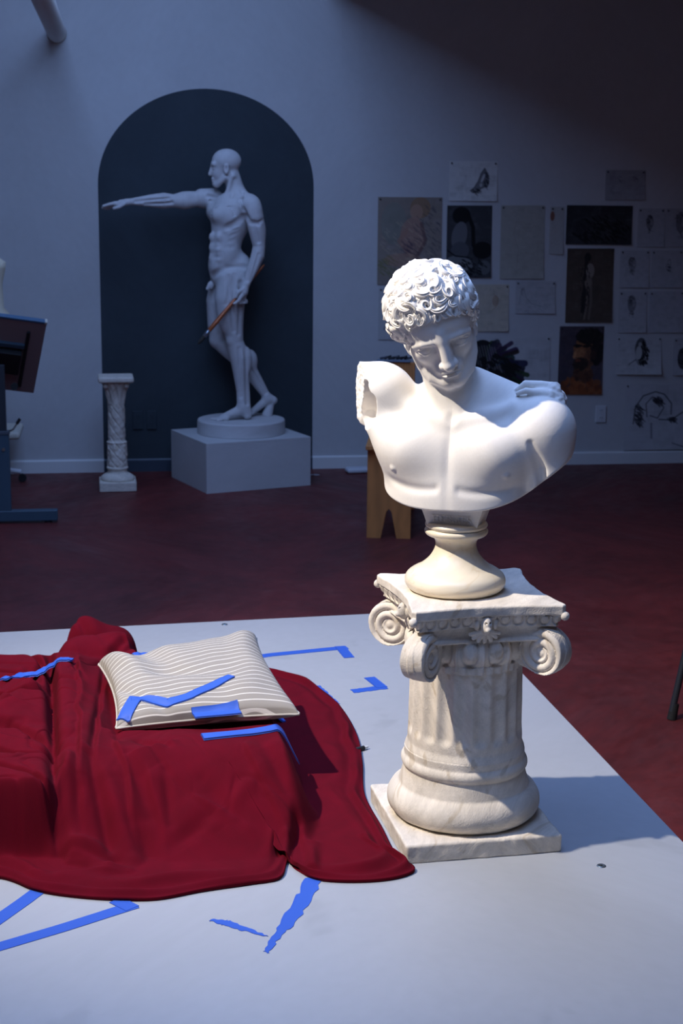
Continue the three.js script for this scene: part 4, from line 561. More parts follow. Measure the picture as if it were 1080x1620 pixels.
// ---------------------------------------------------------------- the anatomical statue
const STATUE = thing('anatomy_statue', 'grey plaster standing figure showing its muscles, one arm stretched out, on a round base', 'statue', [0.785, 0.32, -10.23]);
const greyPlaster = M(0xffffff, 0.7, { map: tex(256, 256, (u, v) => { const k = 1 + 0.06 * tnoise(u, v, 6, 9, 4) + 0.04 * tnoise(u, v, 40, 5, 2); return [198 * k, 196 * k, 196 * k]; }, { rep: [3, 3] }) });
function limb(x, y, z, pts) { return polyline(x, y, z, pts, 0.03); }
const groove = (x, y, z, a, b, w) => Math.exp(-((Math.max(0, cone(x, y, z, a, b, 0, 0)) / w) ** 2));
const ST = {
  farArm: [[-0.17, 1.495, -0.09, 0.07], [-0.235, 1.5, -0.105, 0.062], [-0.28, 1.493, -0.1, 0.048], [-0.35, 1.484, -0.09, 0.054], [-0.42, 1.483, -0.08, 0.042], [-0.48, 1.484, -0.075, 0.05], [-0.56, 1.483, -0.07, 0.04], [-0.67, 1.478, -0.06, 0.023], [-0.715, 1.474, -0.06, 0.019]],
  nearArm: [[0.052, 1.46, 0.115, 0.07], [0.078, 1.39, 0.135, 0.058], [0.09, 1.31, 0.135, 0.05], [0.108, 1.21, 0.13, 0.039], [0.098, 1.15, 0.137, 0.043], [0.07, 1.08, 0.147, 0.036], [0.026, 0.98, 0.16, 0.023]],
  nearLeg: [[-0.06, 1.0, 0.06, 0.1], [-0.072, 0.88, 0.075, 0.096], [-0.065, 0.76, 0.075, 0.078], [-0.05, 0.65, 0.07, 0.06], [-0.045, 0.6, 0.07, 0.055], [-0.015, 0.5, 0.065, 0.062], [-0.005, 0.42, 0.062, 0.055], [0.002, 0.28, 0.06, 0.037], [0.004, 0.19, 0.06, 0.036]],
  farLeg: [[-0.1, 0.98, -0.06, 0.09], [-0.135, 0.85, -0.075, 0.082], [-0.145, 0.7, -0.08, 0.066], [-0.138, 0.59, -0.08, 0.054], [-0.08, 0.53, -0.085, 0.05], [0.03, 0.45, -0.09, 0.056], [0.1, 0.34, -0.095, 0.042], [0.165, 0.24, -0.1, 0.028], [0.185, 0.2, -0.1, 0.028]],
};
const GRV = [ // muscle furrows: from, to, width, depth
  [[-0.2, 1.43, 0.09], [-0.21, 1.1, 0.1], 0.01, 0.009], [[-0.17, 1.3, 0.13], [-0.08, 1.33, 0.13], 0.011, 0.01], [[-0.08, 1.33, 0.13], [0.03, 1.4, 0.14], 0.012, 0.016], [[-0.2, 1.28, 0.12], [-0.12, 1.2, 0.13], 0.01, 0.01], [[-0.12, 1.28, 0.13], [-0.13, 1.06, 0.13], 0.012, 0.01], [[-0.21, 1.2, 0.09], [-0.13, 1.21, 0.13], 0.008, 0.006], [[-0.21, 1.14, 0.09], [-0.13, 1.14, 0.13], 0.008, 0.006],
  [[-0.1, 1.07, 0.12], [0.04, 1.08, 0.1], 0.012, 0.01], [[-0.19, 1.02, 0.07], [-0.13, 1.06, 0.12], 0.012, 0.009], [[-0.06, 1.28, 0.13], [0.03, 1.3, 0.12], 0.008, 0.006], [[-0.07, 1.24, 0.13], [0.02, 1.26, 0.12], 0.008, 0.006], [[-0.07, 1.2, 0.13], [0.01, 1.22, 0.12], 0.008, 0.006], [[0.0, 1.5, 0.13], [0.04, 1.36, 0.18], 0.01, 0.012], [[0.04, 1.36, 0.18], [0.1, 1.35, 0.18], 0.008, 0.008], [[0.02, 1.35, 0.19], [0.13, 1.37, 0.17], 0.006, 0.008], [[0.07, 1.36, 0.19], [0.1, 1.24, 0.17], 0.008, 0.006],
  [[0.07, 1.17, 0.18], [0.03, 1.0, 0.185], 0.007, 0.006], [[0.1, 1.16, 0.18], [0.05, 1.0, 0.185], 0.007, 0.006], [[-0.09, 1.02, 0.16], [-0.05, 0.68, 0.14], 0.011, 0.01], [[-0.05, 1.03, 0.16], [-0.1, 0.85, 0.17], 0.01, 0.009], [[-0.01, 0.98, 0.15], [-0.02, 0.66, 0.13], 0.01, 0.009], [[-0.02, 0.56, 0.13], [-0.01, 0.25, 0.1], 0.009, 0.008], [[0.025, 0.55, 0.12], [0.035, 0.2, 0.09], 0.008, 0.012], [[-0.15, 0.9, 0.02], [-0.14, 0.65, 0.0], 0.014, 0.012],
  [[-0.45, 1.5, -0.04], [-0.66, 1.48, -0.04], 0.007, 0.006], [[-0.43, 1.475, -0.04], [-0.6, 1.465, -0.04], 0.007, 0.006], [[-0.2, 1.515, -0.04], [-0.1, 1.5, 0.0], 0.009, 0.01], [[-0.2, 1.49, -0.05], [-0.1, 1.475, 0.03], 0.008, 0.009], [[0.06, 0.42, -0.05], [0.17, 0.25, -0.08], 0.008, 0.008], [[-0.04, 1.62, 0.06], [-0.06, 1.5, 0.08], 0.009, 0.007], [[-0.01, 1.62, 0.06], [0.01, 1.53, 0.08], 0.009, 0.006]];
for (let i = 0; i < 5; i++) { const y = 1.335 - i * 0.03; GRV.push([[-0.1 - i * 0.004, y - 0.012, 0.135], [-0.02, y + 0.01, 0.13], 0.006, 0.006]); }
for (let i = 0; i < 5; i++) GRV.push([[-0.19, 1.44 - i * 0.022, 0.08], [-0.045, 1.455 - i * 0.013, 0.135], 0.0045, 0.003]);
const hand = (x, y, z, digits, k) => { let d = 1e9; for (const g of digits) d = smin(d, polyline(x, y, z, g, 0.009), k); return d; };
const NEARH = [[[0.02, 0.97, 0.16, 0.024], [0.004, 0.925, 0.168, 0.03]], [[0.004, 0.925, 0.168, 0.027], [-0.012, 0.9, 0.176, 0.022]], [[-0.006, 0.905, 0.19, 0.0125], [-0.03, 0.872, 0.2, 0.011], [-0.066, 0.842, 0.196, 0.009], [-0.084, 0.828, 0.192, 0.008]], [[-0.012, 0.9, 0.182, 0.0125], [-0.024, 0.862, 0.188, 0.011], [-0.012, 0.838, 0.18, 0.01], [-0.002, 0.848, 0.166, 0.009]], [[0.002, 0.9, 0.17, 0.0125], [-0.008, 0.866, 0.172, 0.011], [0.008, 0.845, 0.166, 0.01], [0.014, 0.858, 0.154, 0.009]], [[0.014, 0.905, 0.158, 0.0115], [0.012, 0.872, 0.156, 0.01], [0.024, 0.858, 0.15, 0.009], [0.026, 0.868, 0.142, 0.008]], [[0.002, 0.945, 0.182, 0.013], [-0.034, 0.922, 0.196, 0.012], [-0.046, 0.895, 0.2, 0.0095]]];
const FARH = [[[-0.715, 1.474, -0.06, 0.02], [-0.75, 1.466, -0.06, 0.024]], [[-0.75, 1.468, -0.045, 0.016], [-0.785, 1.462, -0.04, 0.017]], [[-0.79, 1.467, -0.035, 0.0115], [-0.825, 1.46, -0.03, 0.01], [-0.862, 1.449, -0.03, 0.008]], [[-0.79, 1.463, -0.052, 0.0115], [-0.83, 1.452, -0.052, 0.01], [-0.866, 1.438, -0.052, 0.008]], [[-0.785, 1.46, -0.07, 0.011], [-0.822, 1.446, -0.072, 0.0095], [-0.852, 1.432, -0.072, 0.008]], [[-0.78, 1.456, -0.086, 0.01], [-0.812, 1.442, -0.09, 0.0085], [-0.834, 1.43, -0.09, 0.0075]], [[-0.735, 1.462, -0.036, 0.012], [-0.765, 1.444, -0.02, 0.011], [-0.796, 1.436, -0.018, 0.009]]];
const RECT = []; for (let i = 0; i < 3; i++) for (const s of [0, 1]) RECT.push([-0.178 + s * 0.042 + i * 0.002, 1.262 - i * 0.064, 0.056 + s * 0.042]);
function statueField(x, y, z) {
  let d = 1e9, f;
  if (y > 0.85) { // trunk: the chest faces left and towards the room
    d = ell(x, y, z, -0.065, 1.38, 0.01, 0.125, 0.165, 0.13); d = smin(d, ell(x, y, z, -0.1, 1.17, 0.02, 0.1, 0.17, 0.108), 0.06); d = smin(d, ell(x, y, z, -0.085, 1.02, 0.0, 0.11, 0.1, 0.118), 0.05);
    d = smin(d, ell(x, y, z, -0.155, 1.085, 0.03, 0.05, 0.075, 0.075), 0.03);                                        // belly
    d = smin(d, ell(x, y, z, -0.112, 1.4, 0.075, 0.085, 0.062, 0.062), 0.02); d = smin(d, ell(x, y, z, -0.165, 1.42, -0.03, 0.05, 0.062, 0.08), 0.02);   // chest muscles
    for (const c of RECT) d = smin(d, ell(x, y, z, c[0], c[1], c[2], 0.026, 0.029, 0.024), 0.022);
    d = smin(d, ell(x, y, z, 0.0, 1.06, 0.0, 0.075, 0.1, 0.1), 0.05);                                               // buttock
    d = smin(d, cone(x, y, z, [0.0, 1.46, 0.02], [0.035, 1.46, 0.1], 0.075, 0.06), 0.05); d = smin(d, cone(x, y, z, [-0.02, 1.53, 0.0], [0.04, 1.49, 0.09], 0.045, 0.04), 0.04);   // trapezius
    d = smin(d, cone(x, y, z, [-0.02, 1.52, 0.0], [-0.055, 1.65, -0.005], 0.058, 0.05), 0.03);                     // neck
    d = smin(d, cone(x, y, z, [-0.1, 1.49, 0.04], [-0.05, 1.64, 0.045], 0.013, 0.018), 0.02);
    d = smin(d, cone(x, y, z, [-0.1, 1.5, 0.05], [0.03, 1.51, 0.11], 0.012, 0.014), 0.02);                          // collar bone
    if (y > 1.3) { // the head in profile
      d = smin(d, ell(x, y, z, -0.085, 1.735, -0.005, 0.092, 0.075, 0.07), 0.02); f = ell(x, y, z, -0.132, 1.668, -0.005, 0.05, 0.075, 0.048); f = smin(f, ell(x, y, z, -0.153, 1.592, -0.005, 0.024, 0.022, 0.026), 0.03); f = smin(f, cone(x, y, z, [-0.098, 1.632, 0.038], [-0.148, 1.586, 0.012], 0.016, 0.015), 0.02); f = smin(f, cone(x, y, z, [-0.098, 1.632, -0.048], [-0.148, 1.586, -0.022], 0.016, 0.015), 0.02); d = smin(d, f, 0.02);
      d = smin(d, cone(x, y, z, [-0.172, 1.708, -0.005], [-0.19, 1.653, -0.005], 0.011, 0.0125), 0.012); d = smin(d, cone(x, y, z, [-0.168, 1.714, -0.04], [-0.168, 1.714, 0.03], 0.013, 0.013), 0.02);
      d = smax(d, -sph(x, y, z, -0.186, 1.69, 0.022, 0.016), 0.01); d = smax(d, -sph(x, y, z, -0.186, 1.69, -0.032, 0.016), 0.01); d = smin(d, sph(x, y, z, -0.163, 1.69, 0.02, 0.013), 0.004);
      d = smin(d, cone(x, y, z, [-0.174, 1.624, -0.02], [-0.174, 1.624, 0.01], 0.008, 0.008), 0.01); d = smin(d, cone(x, y, z, [-0.171, 1.61, -0.018], [-0.171, 1.61, 0.008], 0.008, 0.008), 0.008);
      d = smax(d, -ell(x, y, z, -0.135, 1.637, 0.062, 0.02, 0.03, 0.014), 0.014);                                  // hollow cheek
      f = ell(x, y, z, -0.092, 1.685, 0.064, 0.018, 0.034, 0.009); f = smax(f, -ell(x, y, z, -0.096, 1.688, 0.073, 0.01, 0.02, 0.008), 0.003); d = smin(d, f, 0.006); }
    d = smin(d, limb(x, y, z, ST.farArm), 0.018); d = smin(d, ell(x, y, z, -0.32, 1.515, -0.085, 0.075, 0.026, 0.028), 0.02); d = smin(d, hand(x, y, z, FARH, 0.006), 0.01);
    d = smin(d, limb(x, y, z, ST.nearArm), 0.02); d = smin(d, ell(x, y, z, 0.07, 1.425, 0.14, 0.056, 0.09, 0.052), 0.012); d = smin(d, ell(x, y, z, 0.122, 1.3, 0.12, 0.028, 0.075, 0.034), 0.02); d = smin(d, hand(x, y, z, NEARH, 0.006), 0.012);
    d = smin(d, ell(x, y, z, -0.192, 0.955, 0.015, 0.02, 0.028, 0.022), 0.008); d = smin(d, cone(x, y, z, [-0.2, 0.965, 0.02], [-0.215, 0.935, 0.025], 0.011, 0.01), 0.006);
  }
  if (y < 1.12) {
    f = limb(x, y, z, ST.nearLeg); f = smin(f, ell(x, y, z, 0.03, 0.48, 0.06, 0.038, 0.085, 0.045), 0.02); f = smin(f, ell(x, y, z, -0.068, 0.61, 0.09, 0.03, 0.036, 0.03), 0.015); f = smin(f, ell(x, y, z, -0.11, 0.82, 0.095, 0.05, 0.15, 0.05), 0.03); f = smin(f, cone(x, y, z, [0.03, 0.36, 0.06], [0.04, 0.14, 0.06], 0.018, 0.018), 0.012);
    d = smin(d, f, 0.02);
    f = limb(x, y, z, ST.farLeg); f = smin(f, ell(x, y, z, 0.06, 0.46, -0.085, 0.055, 0.075, 0.045), 0.02); f = smin(f, sph(x, y, z, -0.155, 0.595, -0.08, 0.042), 0.02); d = smin(d, f, 0.014);
    // feet
    f = cone(x, y, z, [0.01, 0.18, 0.06], [0.035, 0.125, 0.06], 0.036, 0.03); f = smin(f, cone(x, y, z, [0.0, 0.16, 0.06], [-0.13, 0.108, 0.068], 0.034, 0.02), 0.02); f = smin(f, cone(x, y, z, [-0.1, 0.105, 0.085], [-0.16, 0.1, 0.09], 0.018, 0.012), 0.01); for (let k = 0; k < 5; k++) f = smin(f, cone(x, y, z, [-0.13, 0.103, 0.045 + k * 0.014], [-0.195 + k * 0.009, 0.097, 0.042 + k * 0.016], 0.01, 0.008), 0.004); d = smin(d, f, 0.015);
    f = cone(x, y, z, [0.18, 0.215, -0.1], [0.222, 0.195, -0.1], 0.03, 0.026); f = smin(f, cone(x, y, z, [0.18, 0.2, -0.1], [0.085, 0.125, -0.09], 0.03, 0.02), 0.02); for (let k = 0; k < 5; k++) f = smin(f, cone(x, y, z, [0.085, 0.12, -0.115 + k * 0.013], [0.035 + k * 0.006, 0.1, -0.12 + k * 0.015], 0.01, 0.008), 0.004); d = smin(d, f, 0.012);
    d = smin(d, cone(x, y, z, [0.18, 0.1, -0.1], [0.205, 0.17, -0.1], 0.035, 0.022), 0.01);                            // the wedge under the heel
  }
  if (d < 0.03) for (const g of GRV) d += 2.0 * g[3] * groove(x, y, z, g[0], g[1], g[2] * 1.4);
  return d;
}
mesh('figure', meshField(statueField, [-0.9, 0.085, -0.24], [0.3, 1.83, 0.26], 0.0056), greyPlaster, STATUE);
mesh('round_base', new THREE.LatheGeometry([[0, 0], [0.284, 0], [0.287, 0.004], [0.286, 0.08], [0.282, 0.089], [0.27, 0.092], [0, 0.092]].map((p) => new THREE.Vector2(...p)), 72), greyPlaster, STATUE);
{ const o = thing('giant_paintbrush', 'long copper coloured paintbrush held in the lowered hand of the grey statue', 'paintbrush', [0.785, 0.32, -10.23]), a = new THREE.Vector3(0.142, 1.094, 0.115), b = new THREE.Vector3(-0.288, 0.603, 0.225), d = b.clone().sub(a), L = d.length(), q = new THREE.Quaternion().setFromUnitVectors(new THREE.Vector3(0, 1, 0), d.normalize()), put = (g) => g.applyQuaternion(q).translate(a.x, a.y, a.z);
  mesh('handle', put(lathe([[0, 0], [0.006, 0.004], [0.008, 0.03], [0.0095, 0.2], [0.012, 0.36], [0.015, 0.48], [0.0135, 0.555], [0, 0.555]], 20)), M(0xb5653c, 0.25, { metalness: 0.25 }), o);
  mesh('ferrule', put(lathe([[0, 0.55], [0.0135, 0.55], [0.0145, 0.57], [0.0125, 0.6], [0, 0.6]], 20)), M(0x9fa6ad, 0.3, { metalness: 0.9 }), o); mesh('bristles', put(lathe([[0, 0.6], [0.0125, 0.6], [0.012, L - 0.02], [0.004, L], [0, L]], 20)), M(0x3a352f, 0.9), o); }

// ---------------------------------------------------------------- drawings pinned to the back wall
function sheet(kind, r, bg, draw, label, category = 'drawing', curl = 0.012) {
  const [x0, y0, x1, y1] = r, w = x1 - x0, h = y1 - y0, W = 192, H = Math.round(192 * h / w), c = document.createElement('canvas'); c.width = W; c.height = H; const g = c.getContext('2d'), R = rand(Math.round(x0 * 997 + y0 * 131));
  g.fillStyle = bg; g.fillRect(0, 0, W, H); for (let i = 0; i < 260; i++) { g.fillStyle = `rgba(${R() < 0.5 ? '0,0,0' : '255,255,255'},0.02)`; g.fillRect(R() * W, R() * H, 6 + R() * 30, 4 + R() * 20); }
  const line = (col, lw, pts, closed, fill) => { g.strokeStyle = col; g.lineWidth = lw; g.lineCap = g.lineJoin = 'round'; g.beginPath(); pts.forEach(([x, y], i) => (i ? g.lineTo(x * W, y * H) : g.moveTo(x * W, y * H))); if (closed) g.closePath(); if (fill) { g.fillStyle = fill; g.fill(); } if (lw) g.stroke(); };
  const blob = (col, x, y, rx, ry, a = 0) => { g.fillStyle = col; g.beginPath(); g.ellipse(x * W, y * H, rx * W, ry * H, a, 0, 6.2832); g.fill(); };
  const hatch = (col, x, y, rx, ry, n, lw = 1.5, ang = 0.7) => { for (let i = 0; i < n; i++) { const a = R() * 6.28, q = Math.sqrt(R()), px = x + Math.cos(a) * rx * q, py = y + Math.sin(a) * ry * q, l = 0.03 + 0.06 * R(), t = ang + (R() - 0.5) * 0.5; line(col, lw, [[px, py], [px + Math.cos(t) * l, py + Math.sin(t) * l * W / H]]); } };
  draw({ g, line, blob, hatch, R, W, H });
  const t = new THREE.CanvasTexture(c); t.colorSpace = THREE.SRGBColorSpace; const geo = new THREE.BoxGeometry(w, h, 0.0012, 8, 8, 1), p = geo.attributes.position, tilt = (R() - 0.5) * 0.012;
  for (let i = 0; i < p.count; i++) { const v = (p.getY(i) / h + 0.5), u = p.getX(i) / w; p.setZ(i, p.getZ(i) + curl * (1 - v) ** 3 * (0.6 + 0.6 * u) + 0.0025); }
  geo.computeVertexNormals();
  const o = thing(kind, label, category, [(x0 + x1) / 2, (y0 + y1) / 2, WALLZ], 0, kind === 'figure_drawing' ? 'drawings pinned to the back wall' : undefined); o.rotation.z = tilt;
  mesh('paper', geo, M(0xffffff, 0.95, { map: t }), o);
  for (const s of [-1, 1]) mesh('push_pin', new THREE.SphereGeometry(0.006, 10, 8).translate(s * (w / 2 - 0.015), h / 2 - 0.015, 0.006), M(0x24262c, 0.5), o);
}
const WHITE = '#d2d1cd', INK = 'rgba(30,30,36,0.75)', SOFT = 'rgba(40,40,48,0.35)';
sheet('figure_drawing', [2.215, 1.813, 2.545, 2.075], WHITE, ({ line, hatch, blob }) => { line(INK, 2, [[0.5, 0.8], [0.44, 0.74], [0.52, 0.66], [0.6, 0.5], [0.66, 0.3], [0.73, 0.17], [0.79, 0.3], [0.83, 0.5], [0.8, 0.62], [0.68, 0.68], [0.58, 0.78]], true, 'rgba(60,60,66,0.6)'); hatch(INK, 0.75, 0.45, 0.06, 0.2, 40); hatch(INK, 0.55, 0.73, 0.09, 0.06, 30); blob('rgba(220,220,216,0.7)', 0.7, 0.42, 0.025, 0.12, 0.4); blob('rgba(210,210,206,0.6)', 0.66, 0.6, 0.03, 0.05); }, 'white sheet with a dark study of a foot, highest sheet above the bust');
sheet('figure_drawing', [1.735, 1.255, 2.172, 1.835], '#8d8176', ({ blob, hatch, line }) => { blob('rgba(120,130,120,0.4)', 0.25, 0.3, 0.2, 0.24); blob('rgba(150,112,78,0.6)', 0.66, 0.12, 0.16, 0.12); blob('rgba(176,140,120,0.75)', 0.6, 0.17, 0.1, 0.09); blob('rgba(165,128,112,0.75)', 0.55, 0.45, 0.2, 0.22); line('rgba(92,70,72,0.6)', 10, [[0.68, 0.3], [0.75, 0.5], [0.6, 0.7]]); line('rgba(160,124,108,0.8)', 14, [[0.45, 0.38], [0.34, 0.5], [0.52, 0.66]]); hatch('rgba(70,58,74,0.35)', 0.43, 0.56, 0.1, 0.1, 40, 3); blob('rgba(168,132,112,0.7)', 0.4, 0.72, 0.3, 0.08); hatch('rgba(200,180,150,0.3)', 0.4, 0.6, 0.4, 0.35, 80, 3); hatch('rgba(60,56,70,0.3)', 0.75, 0.5, 0.22, 0.45, 90, 3); hatch('rgba(110,112,66,0.3)', 0.14, 0.78, 0.14, 0.12, 50, 4); }, 'large muted pastel of a seated figure, left of the dark charcoal sheet', 'drawing');
sheet('figure_drawing', [2.207, 1.302, 2.517, 1.783], '#3c3c3f', ({ blob, hatch, line }) => { blob('#101012', 0.32, 0.14, 0.2, 0.12); line('#0c0c0e', 16, [[0.45, 0.1], [0.58, 0.3], [0.6, 0.55], [0.75, 0.7]]); blob('#6a6a6c', 0.28, 0.42, 0.17, 0.2, 0.2); blob('#55565a', 0.3, 0.62, 0.2, 0.12); blob('#0e0e10', 0.8, 0.62, 0.22, 0.12); blob('#767878', 0.3, 0.8, 0.3, 0.1, 0.2); blob('#5e6062', 0.85, 0.86, 0.14, 0.1); hatch('#141416', 0.55, 0.85, 0.3, 0.14, 60, 4); line('#0a0a0b', 5, [[0.02, 0.62], [0.2, 0.7], [0.5, 0.72]]); }, 'dark charcoal drawing of a seated figure from behind, directly above the curls');
sheet('figure_drawing', [2.579, 1.294, 2.883, 1.786], '#aaa69c', ({ line, hatch }) => { line('rgba(120,96,84,0.25)', 2, [[0.35, 0.2], [0.3, 0.4], [0.42, 0.6], [0.38, 0.85]]); hatch('rgba(120,90,80,0.14)', 0.45, 0.5, 0.2, 0.3, 30); }, 'pale grey beige sheet, almost blank, right of the dark charcoal sheet');
sheet('figure_drawing', [2.92, 1.461, 3.017, 1.779], '#b2afaa', ({ blob, hatch }) => { blob('rgba(122,66,48,0.75)', 0.16, 0.2, 0.16, 0.1); hatch('rgba(130,80,66,0.4)', 0.24, 0.5, 0.2, 0.3, 40, 2, 1.57); }, 'narrow pale strip with a few reddish brown marks');
sheet('figure_drawing', [3.034, 1.526, 3.498, 1.789], '#2b2a2d', ({ line, hatch, blob }) => { line('rgba(70,70,76,0.6)', 3, [[0.08, 0.7], [0.1, 0.4], [0.28, 0.3], [0.5, 0.45], [0.8, 0.35]]); hatch('rgba(12,12,14,0.6)', 0.5, 0.6, 0.45, 0.35, 120, 4); blob('rgba(52,50,54,0.6)', 0.2, 0.55, 0.12, 0.2); }, 'wide almost black sheet, topmost of the dark stack');
sheet('figure_drawing', [3.05, 0.995, 3.382, 1.5], '#53443a', ({ blob, line, hatch }) => { blob('#241f1e', 0.44, 0.12, 0.07, 0.06); line('#2a2422', 14, [[0.42, 0.18], [0.4, 0.5], [0.36, 0.85]]); blob('#8d7f72', 0.5, 0.3, 0.09, 0.1); blob('#7a6c60', 0.47, 0.46, 0.08, 0.1); line('#75675b', 9, [[0.48, 0.52], [0.45, 0.7], [0.4, 0.95]]); line('#6e6157', 9, [[0.53, 0.52], [0.54, 0.72], [0.5, 0.95]]); hatch('#2d2624', 0.4, 0.5, 0.1, 0.4, 60, 3, 1.5); }, 'brown sheet with a standing figure, middle of the dark stack');
sheet('portrait_painting', [3.016, 0.494, 3.333, 0.969], '#4b4048', ({ blob, R }) => {
  const daub = (n, x, y, rx, ry, cols, s = 0.05) => { for (let i = 0; i < n; i++) { const a = R() * 6.28, q = Math.sqrt(R()); blob(cols[Math.floor(R() * cols.length)], x + Math.cos(a) * rx * q, y + Math.sin(a) * ry * q, s * (0.5 + R()), s * 0.6 * (0.5 + R()), R() * 3); } };
  daub(160, 0.5, 0.5, 0.5, 0.5, ['rgba(86,72,80,0.35)', 'rgba(58,52,66,0.35)', 'rgba(70,58,62,0.35)'], 0.09);
  daub(220, 0.5, 0.98, 0.55, 0.22, ['rgba(140,74,36,0.6)', 'rgba(112,56,30,0.6)', 'rgba(152,88,50,0.5)'], 0.07); daub(90, 0.56, 0.68, 0.2, 0.12, ['rgba(92,56,38,0.7)', 'rgba(70,42,32,0.7)']);
  daub(220, 0.6, 0.38, 0.25, 0.25, ['rgba(112,70,46,0.6)', 'rgba(84,52,38,0.6)', 'rgba(128,82,54,0.5)'], 0.05); daub(90, 0.46, 0.36, 0.11, 0.15, ['rgba(168,112,74,0.6)', 'rgba(146,94,60,0.6)'], 0.035);
  daub(200, 0.68, 0.15, 0.28, 0.1, ['rgba(26,22,20,0.75)', 'rgba(40,32,28,0.6)'], 0.05); daub(120, 0.87, 0.36, 0.12, 0.2, ['rgba(24,20,20,0.7)', 'rgba(38,30,28,0.6)'], 0.05); daub(110, 0.5, 0.55, 0.16, 0.085, ['rgba(44,32,26,0.65)', 'rgba(62,42,32,0.55)'], 0.035);
  daub(26, 0.42, 0.29, 0.09, 0.016, ['rgba(34,24,20,0.7)'], 0.022); daub(26, 0.63, 0.29, 0.09, 0.016, ['rgba(30,22,18,0.7)'], 0.024); daub(26, 0.36, 0.42, 0.03, 0.05, ['rgba(190,130,86,0.6)'], 0.02); daub(20, 0.43, 0.5, 0.06, 0.012, ['rgba(120,62,44,0.7)'], 0.018); daub(40, 0.78, 0.42, 0.05, 0.06, ['rgba(58,38,30,0.6)'], 0.03);
}, 'orange brown painted portrait of a bearded man, lowest of the dark stack', 'painting');
sheet('figure_drawing', [2.358, 0.937, 2.65, 1.255], '#c3b9a6', ({ line, blob }) => { blob('rgba(150,110,82,0.35)', 0.68, 0.35, 0.08, 0.12); line('rgba(140,100,80,0.4)', 2, [[0.64, 0.2], [0.74, 0.3], [0.7, 0.48], [0.6, 0.55]]); }, 'cream sheet with faint ochre marks close beside the head of the bust');
sheet('figure_drawing', [2.696, 1.057, 2.977, 1.277], '#b6b4b4', ({ line, hatch }) => { line(SOFT, 2, [[0.1, 0.7], [0.14, 0.3], [0.2, 0.2], [0.26, 0.5], [0.4, 0.7], [0.7, 0.8]]); hatch(SOFT, 0.15, 0.3, 0.04, 0.12, 14); hatch('rgba(60,40,60,0.15)', 0.4, 0.85, 0.35, 0.1, 40); }, 'pale sheet with a faint reclining sketch, right of the cream sheet');
sheet('figure_drawing', [2.355, 0.508, 2.954, 0.898], '#c4c4c4', ({ line, blob, R, hatch }) => { blob('#1b1b1e', 0.2, 0.5, 0.2, 0.45); for (let i = 0; i < 46; i++) { const a = -1.7 + i * 0.075, l = 0.26 + 0.2 * R(); line(`rgba(${22 + 40 * R()},${22 + 40 * R()},${28 + 40 * R()},0.85)`, 17 - R() * 9, [[0.3, 0.62], [0.3 + Math.cos(a) * l * 0.6, 0.62 + Math.sin(a) * l * 0.9], [0.3 + Math.cos(a + 0.15) * l, 0.62 + Math.sin(a + 0.15) * l * 1.3]]); } for (let i = 0; i < 9; i++) line('rgba(150,150,150,0.5)', 3, [[0.1 + i * 0.03, 0.1 + R() * 0.1], [0.16 + i * 0.03, 0.5], [0.2 + i * 0.04, 0.95]]); hatch('#101012', 0.35, 0.6, 0.25, 0.3, 90, 5); }, 'wide charcoal drawing of dark spiky leaves behind the shoulder of the bust');
sheet('figure_drawing', [3.298, 1.829, 3.578, 2.027], '#a3a3a6', ({ hatch }) => { hatch(SOFT, 0.35, 0.3, 0.05, 0.1, 10); hatch(SOFT, 0.7, 0.25, 0.06, 0.1, 12); hatch('rgba(40,40,48,0.15)', 0.2, 0.7, 0.15, 0.2, 20); }, 'faint pale sheet highest at the upper right');
const headSketch = (x, y, s, dark = 1) => ({ blob, line, hatch }) => { blob(`rgba(70,70,76,${0.45 * dark})`, x, y, 0.1 * s, 0.14 * s); hatch(`rgba(24,24,28,${0.7 * dark})`, x - 0.04 * s, y - 0.06 * s, 0.09 * s, 0.09 * s, 50, 2); blob('rgba(190,190,188,0.5)', x + 0.04 * s, y - 0.01, 0.035 * s, 0.06 * s); line(INK, 1.5, [[x, y - 0.02], [x + 0.06 * s, y - 0.02]]); line(INK, 1.5, [[x + 0.02 * s, y + 0.07 * s], [x + 0.06 * s, y + 0.07 * s]]); hatch(INK, x - 0.02, y + 0.16 * s, 0.06 * s, 0.05 * s, 18, 2); };
sheet('figure_drawing', [3.539, 1.514, 3.728, 1.771], '#b0b0b2', headSketch(0.45, 0.36, 1.4), 'pale sheet with a small dark head, right of the wide black sheet');
sheet('figure_drawing', [3.737, 1.515, 3.918, 1.772], '#adadb0', headSketch(0.6, 0.36, 2), 'pale sheet with a larger dark head cut by the right edge');
sheet('figure_drawing', [3.426, 1.234, 3.634, 1.488], '#b4b4b6', headSketch(0.42, 0.36, 1.3, 0.8), 'pale sheet with a grey head sketch beside the standing figure');
sheet('figure_drawing', [3.648, 1.234, 3.875, 1.489], '#b0b0b3', ({ line, hatch }) => { line(INK, 2, [[0.5, 0.3], [0.6, 0.24], [0.62, 0.4], [0.54, 0.56], [0.46, 0.44], [0.52, 0.36]]); hatch(INK, 0.55, 0.45, 0.06, 0.12, 24); }, 'pale sheet with a small loose hatching, second row at the right edge');
sheet('figure_drawing', [3.431, 0.924, 3.631, 1.208], '#b6b6b8', headSketch(0.46, 0.3, 1.5), 'pale sheet with a small dark head above the seated figure sheet');
sheet('figure_drawing', [3.649, 0.923, 3.896, 1.208], '#b2b2b6', ({ hatch }) => { hatch('rgba(40,40,48,0.12)', 0.5, 0.5, 0.3, 0.3, 20); }, 'blank looking pale sheet, third row at the right edge');
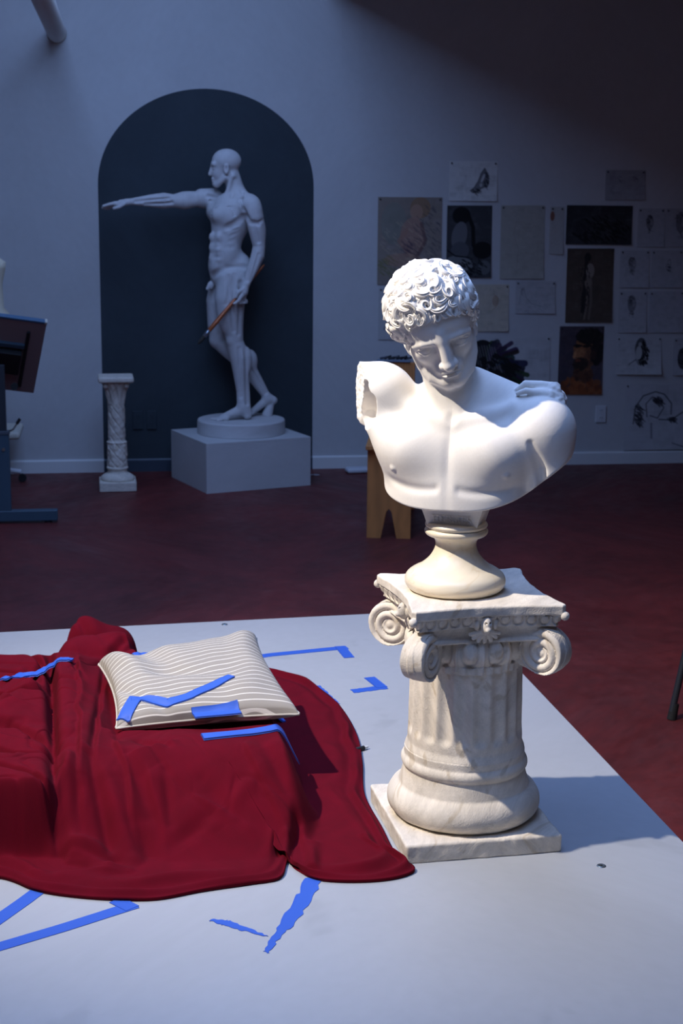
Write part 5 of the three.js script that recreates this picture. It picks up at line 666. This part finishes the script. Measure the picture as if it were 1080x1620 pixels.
sheet('figure_drawing', [3.427, 0.633, 3.752, 0.893], '#c2c2c2', ({ blob, line, hatch }) => { blob('rgba(50,50,56,0.7)', 0.54, 0.32, 0.13, 0.3); hatch('#141418', 0.58, 0.4, 0.14, 0.32, 120, 3, 1.2); blob('#b8b8b6', 0.5, 0.42, 0.07, 0.18); line(INK, 3, [[0.28, 0.74], [0.44, 0.6], [0.5, 0.74], [0.7, 0.72], [0.6, 0.5]]); blob('#a8a8a6', 0.52, 0.2, 0.04, 0.06); }, 'white sheet with curled lower edge and a dark seated figure', 'drawing', 0.035);
sheet('figure_drawing', [3.84, 0.625, 4.052, 0.883], '#b8b8ba', ({ hatch, blob }) => { blob('rgba(40,40,46,0.7)', 0.35, 0.55, 0.2, 0.3); hatch('#18181c', 0.35, 0.5, 0.2, 0.3, 60, 3); }, 'white sheet with a dark shape, cut by the right edge below the blank sheet', 'drawing', 0.03);
sheet('figure_drawing', [3.507, 0.097, 4.054, 0.565], '#bfbfc1', ({ line, hatch }) => { const k = 'rgba(44,44,52,0.7)'; line(k, 3, [[0.12, 0.6], [0.14, 0.35], [0.24, 0.18], [0.4, 0.12], [0.52, 0.16], [0.62, 0.3], [0.62, 0.46]]); line(k, 2.5, [[0.3, 0.5], [0.28, 0.3], [0.36, 0.2], [0.46, 0.24], [0.52, 0.36], [0.44, 0.52], [0.34, 0.48]]); hatch(k, 0.17, 0.45, 0.05, 0.16, 60, 2); hatch(k, 0.42, 0.24, 0.06, 0.06, 40, 2); line(k, 3, [[0.46, 0.54], [0.62, 0.55], [0.85, 0.38]]); hatch(k, 0.62, 0.53, 0.06, 0.03, 24, 2); line(SOFT, 5, [[0.36, 0.6], [0.37, 0.82]]); line(k, 2, [[0.65, 0.9], [0.8, 0.96], [1, 0.95]]); }, 'largest pale sheet, with a loose sketch of a bowed head, low at the right', 'drawing', 0.02);
sheet('figure_drawing', [1.747, 0.884, 1.995, 1.234], '#b7b6b6', ({ line, hatch, blob }) => { line(INK, 3, [[0.2, 0.2], [0.34, 0.34], [0.3, 0.55], [0.16, 0.8], [0.36, 0.9]]); hatch(INK, 0.26, 0.3, 0.12, 0.14, 50, 2); line(SOFT, 3, [[0.5, 0.3], [0.6, 0.6], [0.45, 0.9]]); }, 'pale sheet with a dark pencil figure, partly hidden left of the curls');
renderer.render(scene, camera);
